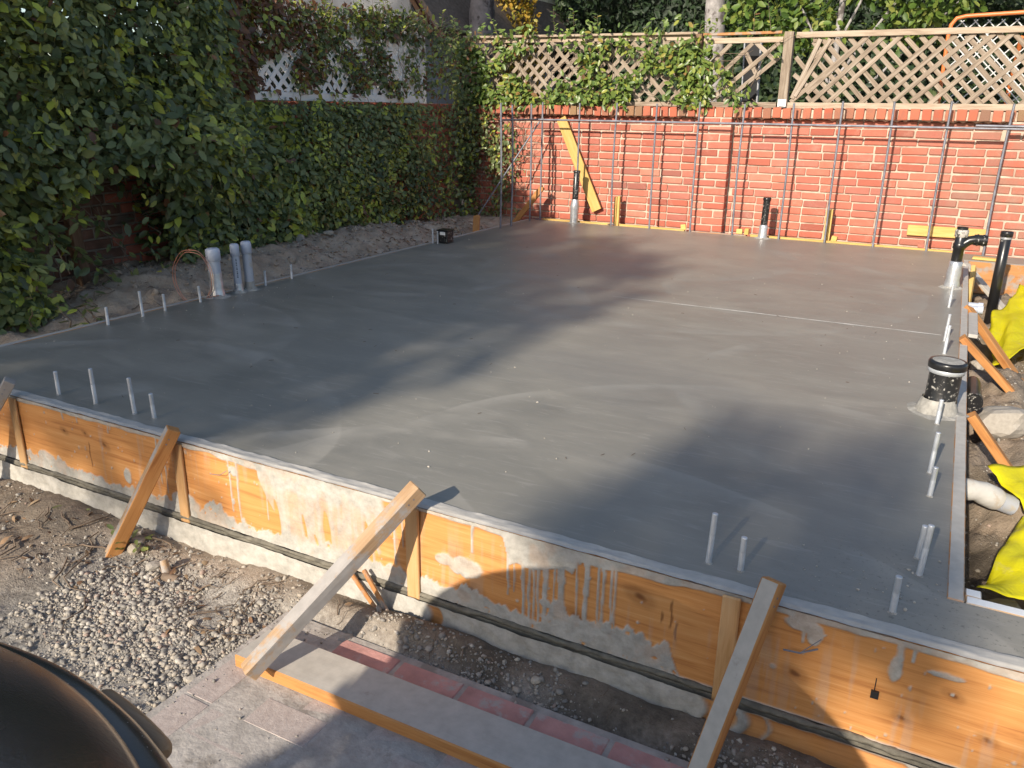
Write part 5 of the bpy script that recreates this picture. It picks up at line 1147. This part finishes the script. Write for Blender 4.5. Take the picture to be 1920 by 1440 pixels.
# ------------------------------------------------------------------ beyond the wall
def blob_leaves(blobs, per, size, aspect=.6, shell=.55):
    Ps = []; Ns = []
    for (c, rad, w_) in blobs:
        n = int(per*w_); d = norm(RNG.normal(size=(n, 3))); q = (shell+(1-shell)*RNG.random(n))*(.75+.5*fbm(d[:, 0]*2.3+c[0], d[:, 1]*2.3+d[:, 2]*2+c[2], 3)); Ps.append(np.array(c)+d*q[:, None]*np.array(rad)); Ns.append(d)
    P = np.concatenate(Ps); Nn = np.concatenate(Ns); n = len(P)
    tip = RNG.normal(size=(n, 3))*.8+Nn*.4+np.array([0, 0, -.3]); nr = Nn*.7+RNG.normal(size=(n, 3))*.5+np.array([0, -.2, .3]); L = RNG.uniform(.7, 1.3, n)*size
    V, F = leaves(P, tip, nr, L, L*aspect); return V, F, n
def tree(name, label, cat, pos, h0, blobs, per, size, mat, trunk_r, limbs=(), group=None, bark='bark_grey', lo=0, hi=1):
    r = root(name, (pos[0], pos[1], -.45), label, cat, group)
    mb = MB(); z = np.linspace(-.5, h0, 12); wob = np.stack([pos[0]+.05*np.sin(z*1.3+pos[0]), pos[1]+.04*np.sin(z*1.1), z], -1); mb.tube(wob, np.linspace(trunk_r*1.15, trunk_r*.6, 12)*(1+.08*np.sin(z*9)), 12)
    for a, b, rr in limbs: a = np.array(a); b = np.array(b); mb.tube([a, (a+b)/2+np.array([.03, 0, .05]), b], [rr, rr*.8, rr*.5], 8)
    mb.build('trunk', M[bark], r); V, F, n = blob_leaves(blobs, per, size); leaf_object('crown', V, F, lo+(hi-lo)*RNG.random(n), M[mat], r); return r
def background():
    # tall clipped hedge across the neighbour's garden
    h = root('hedge', (.5, 6.0, -.45), 'tall dark evergreen hedge in the neighbouring garden', 'hedge')
    N = 26000; x = RNG.uniform(-4.2, 9.5, N); z = RNG.uniform(.4, 4.6, N); y = 5.6+.7*fbm(x*1.1, z*1.1, 3)+RNG.random(N)*.35
    P = np.stack([x, y, z], -1); tip = np.stack([RNG.normal(0, .7, N), RNG.normal(-.4, .4, N), RNG.normal(.1, .7, N)], -1); nr = np.stack([RNG.normal(0, .5, N), RNG.normal(-.8, .3, N), RNG.normal(.4, .5, N)], -1); L = RNG.uniform(.07, .15, N)
    V, F = leaves(P, tip, nr, L, L*.5); cl = fbm(x*2.4, z*2.4, 3); leaf_object('foliage', V, F, np.clip(RNG.random(N)*.6+.9*(cl-.45), 0, 1), M['shade_leaf'], h)
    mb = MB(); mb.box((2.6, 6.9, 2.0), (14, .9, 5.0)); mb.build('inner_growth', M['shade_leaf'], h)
    tree('shrub', 'golden yellow shrub behind the vine covered lattice', 'shrub', (-2.5, 4.2), 1.2, [((-2.52, 4.2, 2.35), (.42, .4, .75), 1), ((-2.35, 4.1, 1.6), (.45, .4, .7), .9), ((-2.7, 4.3, 2.9), (.3, .3, .5), .6)], 1700, .07, 'gold_leaf', .05)
    tree('tree', 'grey ridged tree trunk between the houses, its crown out of view', 'tree', (-2.10, 2.5), 4.6, [((-2.2, 2.6, 5.6), (1.8, 1.6, 1.0), 1)], 2400, .13, 'shade_leaf', .185, [((-2.1, 2.5, 3.6), (-2.9, 2.3, 4.8), .1), ((-2.1, 2.5, 3.8), (-1.3, 2.6, 5.0), .1)], 'trees in the neighbouring gardens', 'bark_dark')
    tree('tree', 'pale stout tree trunk rising right behind the lattice post', 'tree', (.67, 4.0), 4.6, [((.7, 4.0, 5.6), (1.7, 1.5, 1.0), 1)], 2200, .13, 'shade_leaf', .15, [((.68, 4.0, 3.2), (0.1, 3.9, 4.6), .09)], 'trees in the neighbouring gardens')
    mp = [((1.5, 3.0, 2.25), (.5, .45, .35), .9), ((1.95, 3.1, 2.05), (.5, .4, .32), .9), ((1.75, 3.3, 2.75), (.6, .5, .4), 1), ((2.7, 3.0, 2.6), (.6, .5, .4), 1), ((3.3, 2.9, 2.3), (.55, .5, .3), .9), ((2.2, 3.4, 3.0), (.9, .6, .5), 1.2), ((3.9, 3.1, 2.75), (.7, .5, .4), 1), ((4.5, 3.0, 2.4), (.5, .4, .35), .7), ((3.0, 3.2, 1.95), (.45, .35, .22), .5)]
    tree('tree', 'bright green broad-leaved tree with slim grey stems behind the bare lattice', 'tree', (2.40, 3.05), 3.6, mp, 520, .095, 'maple_leaf', .045, [((2.4, 3.05, 1.2), (1.7, 3.1, 2.6), .018), ((2.42, 3.05, 1.5), (3.25, 2.95, 2.7), .018), ((2.4, 3.05, 1.9), (2.9, 3.0, 3.1), .016), ((2.4, 3.05, 1.0), (3.9, 3.1, 2.6), .016)], 'trees in the neighbouring gardens')
    tree('tree', 'tree with reddish upper leaves above the orange goal', 'tree', (5.4, 4.3), 3.4, [((4.4, 4.3, 3.2), (1.0, .7, .5), 1), ((5.3, 4.2, 3.0), (.9, .7, .6), 1), ((3.4, 4.4, 3.3), (.8, .6, .45), .8)], 800, .09, 'gold_leaf', .07, [((5.4, 4.3, 2.2), (4.2, 4.3, 3.1), .03)], 'trees in the neighbouring gardens', lo=0, hi=.35)
    low = root('shrub', (1.2, 2.2, -.4), 'loose green undergrowth seen through the lattice holes', 'shrub')
    bl = [((x_, 2.0+random.uniform(-.3, .5), 1.0+random.uniform(-.2, .35)), (.45, .35, .5), 1) for x_ in np.arange(-.4, 4.6, .55)]
    V, F, n = blob_leaves(bl, 380, .085); leaf_object('foliage', V, F, RNG.random(n)*.9, M['shade_leaf'], low); stems(low, [[(x_, 2.2, -.45), (x_+.05, 2.15, .4), (x_+.1, 2.1, 1.1)] for x_ in np.arange(-.3, 4.4, .6)], .006, .012)
    bk = root('shrub', (-1.6, -1.9, -.4), 'dark foliage added to darken the gaps behind the white lattice', 'shrub')  # backing foliage, added so the lattice gaps read dark
    V, F, n = blob_leaves([((-1.65, y_, .95), (.32, .42, .62), 1) for y_ in np.arange(-3.6, -.2, .38)]+[((-1.75, y_, 1.7), (.35, .45, .8), 1) for y_ in np.arange(-5.6, -3.6, .5)], 800, .08); leaf_object('foliage', V, F, RNG.random(n)*.7, M['shade_leaf'], bk); stems(bk, [[(-1.65, y_, -.45), (-1.6, y_, .4), (-1.65, y_+.1, 1.1)] for y_ in np.arange(-3.4, -.3, .5)], .006, .012)
    # grey stuccoed house
    a = root('house', (-5, 2.4, -.45), 'grey stucco house gable with a brown roof edge beyond the left wall', 'house', 'neighbouring houses')
    mb = MB(); mb.add([(-7.5, 2.0, -.5), (-2.62, 2.0, -.5), (-2.62, 2.0, 2.05), (-3.6, 2.0, 3.5), (-7.5, 2.0, 3.5), (-7.5, 6, -.5), (-2.62, 6, -.5), (-2.62, 6, 2.05), (-3.6, 6, 3.5), (-7.5, 6, 3.5)], [(0, 1, 2, 3, 4), (9, 8, 7, 6, 5), (1, 6, 7, 2), (2, 7, 8, 3), (3, 8, 9, 4), (4, 9, 5, 0)]); mb.build('wall', M['stucco_grey'], a)
    bar('bargeboard', (-2.28, 1.90, 1.93), (-3.62, 1.90, 3.72), .04, .11, M['fascia'], a, up=(.8, 0, .6)); bar('roof', (-2.22, 3.9, 2.03), (-3.60, 3.9, 3.86), 4.4, .05, M['roofing'], a, up=(.8, 0, .6)); bar('roof_shingles', (-2.40, 1.86, 1.98), (-3.62, 1.86, 3.62), .06, .05, M['dead_leaf'], a, up=(.8, 0, .6), jit=.01)
    mb = MB(); mb.tube([(-2.80, 1.94, -.4), (-2.80, 1.94, 2.5)], .03, 10); mb.build('downpipe', M['stucco_grey'], a)
    b = root('house', (-3.5, 4.4, -.45), 'cream clapboard house with a dark green roof edge beside the grey trunk', 'house', 'neighbouring houses')
    mb = MB(); mb.box((-4.6, 6.2, 1.3), (3.7, 3.9, 3.6)); mb.build('wall', M['siding'], b)
    for k in range(12):
        bar('clapboard', (-6.4, 4.235, .7+.16*k), (-2.73-.0*k, 4.235, .7+.16*k), .02, .155, M['siding'], b, up=(0, -.08, 1), bev=.002, jit=.001)
    bar('roof_edge', (-2.28, 4.1, 1.88), (-3.55, 4.1, 3.6), .3, .10, M['green_trim'], b, up=(.8, 0, .6)); bar('roof', (-2.2, 6.2, 1.98), (-3.5, 6.2, 3.75), 4.0, .05, M['roofing'], b, up=(.8, 0, .6))
    l = root('wall_lamp', (-3.57, 4.17, 2.56), 'small black wall lamp on the cream clapboard', 'wall lamp'); mb = MB(); mb.lathe([(0, 0), (.06, .0), (.06, .03), (.05, .05), (.05, .10), (0, .12)], (-3.57, 4.22, 2.56), 16, axis=np.array([[1, 0, 0], [0, 0, -1], [0, 1, 0]]).T.dot(np.eye(3))); mb.build('housing', M['lamp_black'], l); mb = MB(); mb.box((-3.57, 4.215, 2.56), (.10, .012, .14)); mb.build('plate', M['lamp_black'], l)
    # goal frame
    gq = root('sports_goal', (4.2, 1.0, -.4), 'orange framed goal with a white cord net behind the right lattice', 'sports goal'); y0 = 1.0
    mb = MB(); mb.tube([(3.60, y0, -.4), (3.575, y0, 1.2), (3.565, y0, 1.74), (3.575, y0, 1.83), (3.61, y0, 1.88), (3.68, y0, 1.895), (4.4, y0, 1.92), (5.3, y0, 1.94), (5.38, y0, 1.9), (5.4, y0, 1.8), (5.4, y0, -.4)], .017, 12)
    mb.build('frame', M['orange_paint'], gq); mb = MB(); mb.tube([(4.13, y0+.55, -.4), (4.125, y0+.5, 1.30), (4.13, y0+.08, 1.72)], .02, 10); mb.build('brace_tube', M['orange_paint'], gq)
    mb = MB(); step = .105
    for c in np.arange(-2.4, 2.4, step):
        for s in (1, -1):
            q = clip45(.0+c, s, 3.60, 5.36, .2, 1.87) if s > 0 else clip45(2.0+c, s, 3.60, 5.36, .2, 1.87)
            if q:
                (p, z1), (b_, z2) = q
                f = lambda x_, z_: (x_, y0+.10+.22*max(0, (1.87-z_))*.6, z_)
                mb.tube([f(p+(b_-p)*t_, z1+(z2-z1)*t_) for t_ in (0, .5, 1)], .0048, 4, caps=False, sm=False)
    o = mb.build('net', M['cord'], gq)
    pn = root('folded_table', (2.0, .6, -.4), 'black folded panel with grey edges leaning behind the broken lattice', 'folding table')
    bar('panel', (1.99, .75, -.4), (1.96, .58, 1.70), .155, .03, M['black_panel'], pn, up=(0, -1, .1)); bar('edge', (1.93, .755, -.4), (1.895, .57, 1.69), .012, .05, M['steel_edge'], pn, up=(0, -1, .1)); bar('edge', (2.075, .745, -.4), (2.045, .565, 1.69), .014, .05, M['steel_edge'], pn, up=(0, -1, .1))
background()

# ------------------------------------------------------------------ kettle barbecue close to the camera
def barbecue():
    cx, cy, zr = 3.083, -7.897, .562; r = root('barbecue', (cx, cy, -.4), 'big round black lidded barbecue close by at the lower left corner', 'barbecue')
    K = .637/.664
    mb = MB(); R_ = .90; prof = [(q, math.sqrt(R_*R_-q*q)-math.sqrt(R_*R_-.606*.606)) for q in np.linspace(0, .600, 24)]+[(.607, -.004), (.609, -.014)]
    mb.lathe(prof[::-1], (cx, cy, zr), 140); mb.build('lid', M['enamel'], r)
    mb = MB(); mb.lathe([(.612, -.085), (.628, -.062), (.636, -.048), (.638, -.038), (.635, -.030), (.630, -.024), (.620, -.017), (.608, -.015)], (cx, cy, zr), 140); mb.build('rim', M['enamel'], r)
    mb = MB(); mb.lathe([(0, -.40), (.24, -.37), (.43, -.27), (.55, -.15), (.61, -.08)], (cx, cy, zr), 80); mb.build('bowl', M['enamel'], r)
    mb = MB(); pts = []
    for a in np.linspace(math.radians(74.2), math.radians(84), 12): pts.append((cx+.643*math.cos(a), cy+.643*math.sin(a), zr-.052))
    p0, p1 = np.array(pts[0]), np.array(pts[-1]); e0, e1 = (p0-np.array(pts[1])), (p1-np.array(pts[-2])); mb.tube([p0+.9*e0, p0+.6*e0]+pts+[p1+.6*e1, p1+.9*e1], [.005, .009]+[.0115]*12+[.009, .005], 14); h = mb.build('handle', M['handle_wood'], r)
    for a in (.5, 2.6, 4.7):
        mb = MB(); mb.tube([(cx+.36*math.cos(a), cy+.36*math.sin(a), zr-.28), (cx+.52*math.cos(a), cy+.52*math.sin(a), -.42)], .018, 10); mb.build('leg', M['enamel'], r)
    # grit on the rim
    aa = RNG.uniform(math.radians(55), math.radians(110), 70); rr_ = RNG.uniform(.612, .629, 70); P = np.stack([cx+rr_*np.cos(aa), cy+rr_*np.sin(aa), zr-.016-.007*(rr_-.612)/.018], -1)
    V, F, n = pebbles(P, np.clip(RNG.lognormal(-7.3, .4, 70), .0004, .0015)); tag(link('grit', mesh_np('grit', V, F, M['stone'], None, False, {'tint': ('FACE', np.full(len(F), .6))}), r), kind='stuff')
barbecue()

# ------------------------------------------------------------------ unseen shade casters added behind the photographer
E1 = np.array([math.cos(AZ), -math.sin(AZ), 0]); E2 = np.array([math.sin(AZ)*math.sin(EL), math.cos(AZ)*math.sin(EL), math.cos(EL)])
def crown_shade(label, t, blobs, per, size, trunk_a, tb):  # unseen tree, crown filled to the outline of the shade it casts
    c = trunk_a*E1+tb*E2-t*SUN_D; r = root('tree', (c[0], c[1], -.45), label, 'tree', 'unseen shade trees behind the photographer')
    Ps = []
    for a, b, ra, rb, w_ in blobs:
        n = int(per*w_*ra*rb*4); th = RNG.uniform(0, 6.283, n); q = np.sqrt(RNG.random(n))*(.85+.3*fbm(np.cos(th)*1.5+a*3+9, np.sin(th)*1.5+b*3+9, 2)); d = RNG.normal(0, .45, n)
        Ps.append((a+ra*q*np.cos(th))[:, None]*E1+(b+rb*q*np.sin(th))[:, None]*E2-(t+d)[:, None]*SUN_D)
    P = np.concatenate(Ps); n = len(P); L = RNG.uniform(.7, 1.3, n)*size; V, F = leaves(P, RNG.normal(size=(n, 3)), RNG.normal(size=(n, 3)), L, L*.6); leaf_object('crown', V, F, RNG.random(n)*.8, M['shade_leaf'], r)
    mb = MB(); mb.tube([(c[0]+.1*math.sin(z), c[1], z) for z in np.linspace(-.6, c[2], 10)], np.linspace(.3, .1, 10), 10); mb.build('trunk', M['bark_grey'], r)
def shade():
    crown_shade('unseen tall leafy tree far behind, crown shaped to shade the left part of the slab', 23, [(1.75, -1.2, .72, .62, 1), (1.85, -1.9, .66, .6, 1), (1.8, -2.4, .68, .42, 1), (1.0, -.85, .8, .62, 1), (.6, -1.6, 1.0, .8, 1), (.8, -2.35, 1.0, .5, 1), (.2, -.75, .8, .68, 1), (1.95, -.85, .28, .3, .8), (1.2, -1.5, .65, .55, 1), (1.5, -2.1, .6, .4, 1), (1.2, -1.05, .65, .42, 1), (.8, -1.5, .6, .5, .8)], 270, .17, .6, -1.4)
    crown_shade('unseen tallest leafy tree far behind, crown shaped to shade the planted wall', 25, [(-1.22, .2, .62, .8, 1), (-1.3, 1.2, .58, .8, 1), (-1.5, 2.0, .8, .6, 1), (-1.3, -.8, 1.1, .8, 1), (-1.4, -1.9, 1.1, .9, 1), (-2.4, .2, 1.0, 1.2, 1), (-2.6, 1.5, 1.0, 1.0, 1), (-.4, -1.6, .8, .9, .55), (-.45, -.6, .4, .42, .4)], 170, .18, -1.6, .0)
    crown_shade('unseen wide leafy tree far behind at the left, crown shaped for shade', 26, [(-4, -.5, 1.6, 1.6, 1), (-4.2, 1.4, 1.6, 1.2, 1), (-3.4, -1.9, 1.5, 1.0, 1), (-3.9, 2.9, 1.9, 1.0, 1.3), (-2.4, 2.7, .9, .7, 1.3), (-5.4, 2.6, 1.3, 1.2, 1)], 150, .22, -3.9, -.3)
    crown_shade('unseen small airy tree behind, crown shaped to dapple the near right of the slab', 24, [(3.80, -2.10, .22, .25, .8), (4.22, -2.03, .20, .2, .7), (4.02, -2.32, .48, .2, .9), (3.72, -2.3, .2, .22, .8), (4.4, -2.32, .25, .2, .6), (4.35, -2.58, .8, .16, .24)], 680, .12, 4.05, -2.3)
    crown_shade('unseen low round dense tree added close behind to shade the near ground', 10.0, [(3.80, -3.05, .58, .30, 1), (4.3, -3.1, .6, .30, 1), (4.95, -3.12, .7, .30, 1), (5.7, -3.1, .8, .30, 1)], 1700, .08, 4.4, -3.0)  # added caster for the shade on the front ground
    g = root('shade_garage', (6.0, -14.5, -.45), 'unseen stucco block added behind the photographer to cast shade', 'shade_garage')  # building added out of view to cast shade on the front ground
    mb = MB(); mb.box((6.15, -14.6, 1.2), (7.8, 3.2, 3.3)); mb.build('wall', M['stucco_grey'], g)
    bar('roof', (2.17, -12.93, 2.86), (10.1, -12.93, 2.86), .12, .05, M['fascia'], g); mb = MB(); mb.add([(2.17, -12.95, 2.89), (10.1, -12.95, 2.89), (10.1, -14.8, 3.6), (2.17, -14.8, 3.6), (2.17, -16.5, 2.89), (10.1, -16.5, 2.89)], [(0, 1, 2, 3), (3, 2, 5, 4)]); mb.build('roof_slope', M['roofing'], g)
    mb = MB(); mb.box((6, -12.995, .7), (2.4, .02, 2.1)); mb.build('door', M['white_paint'], g)
shade()
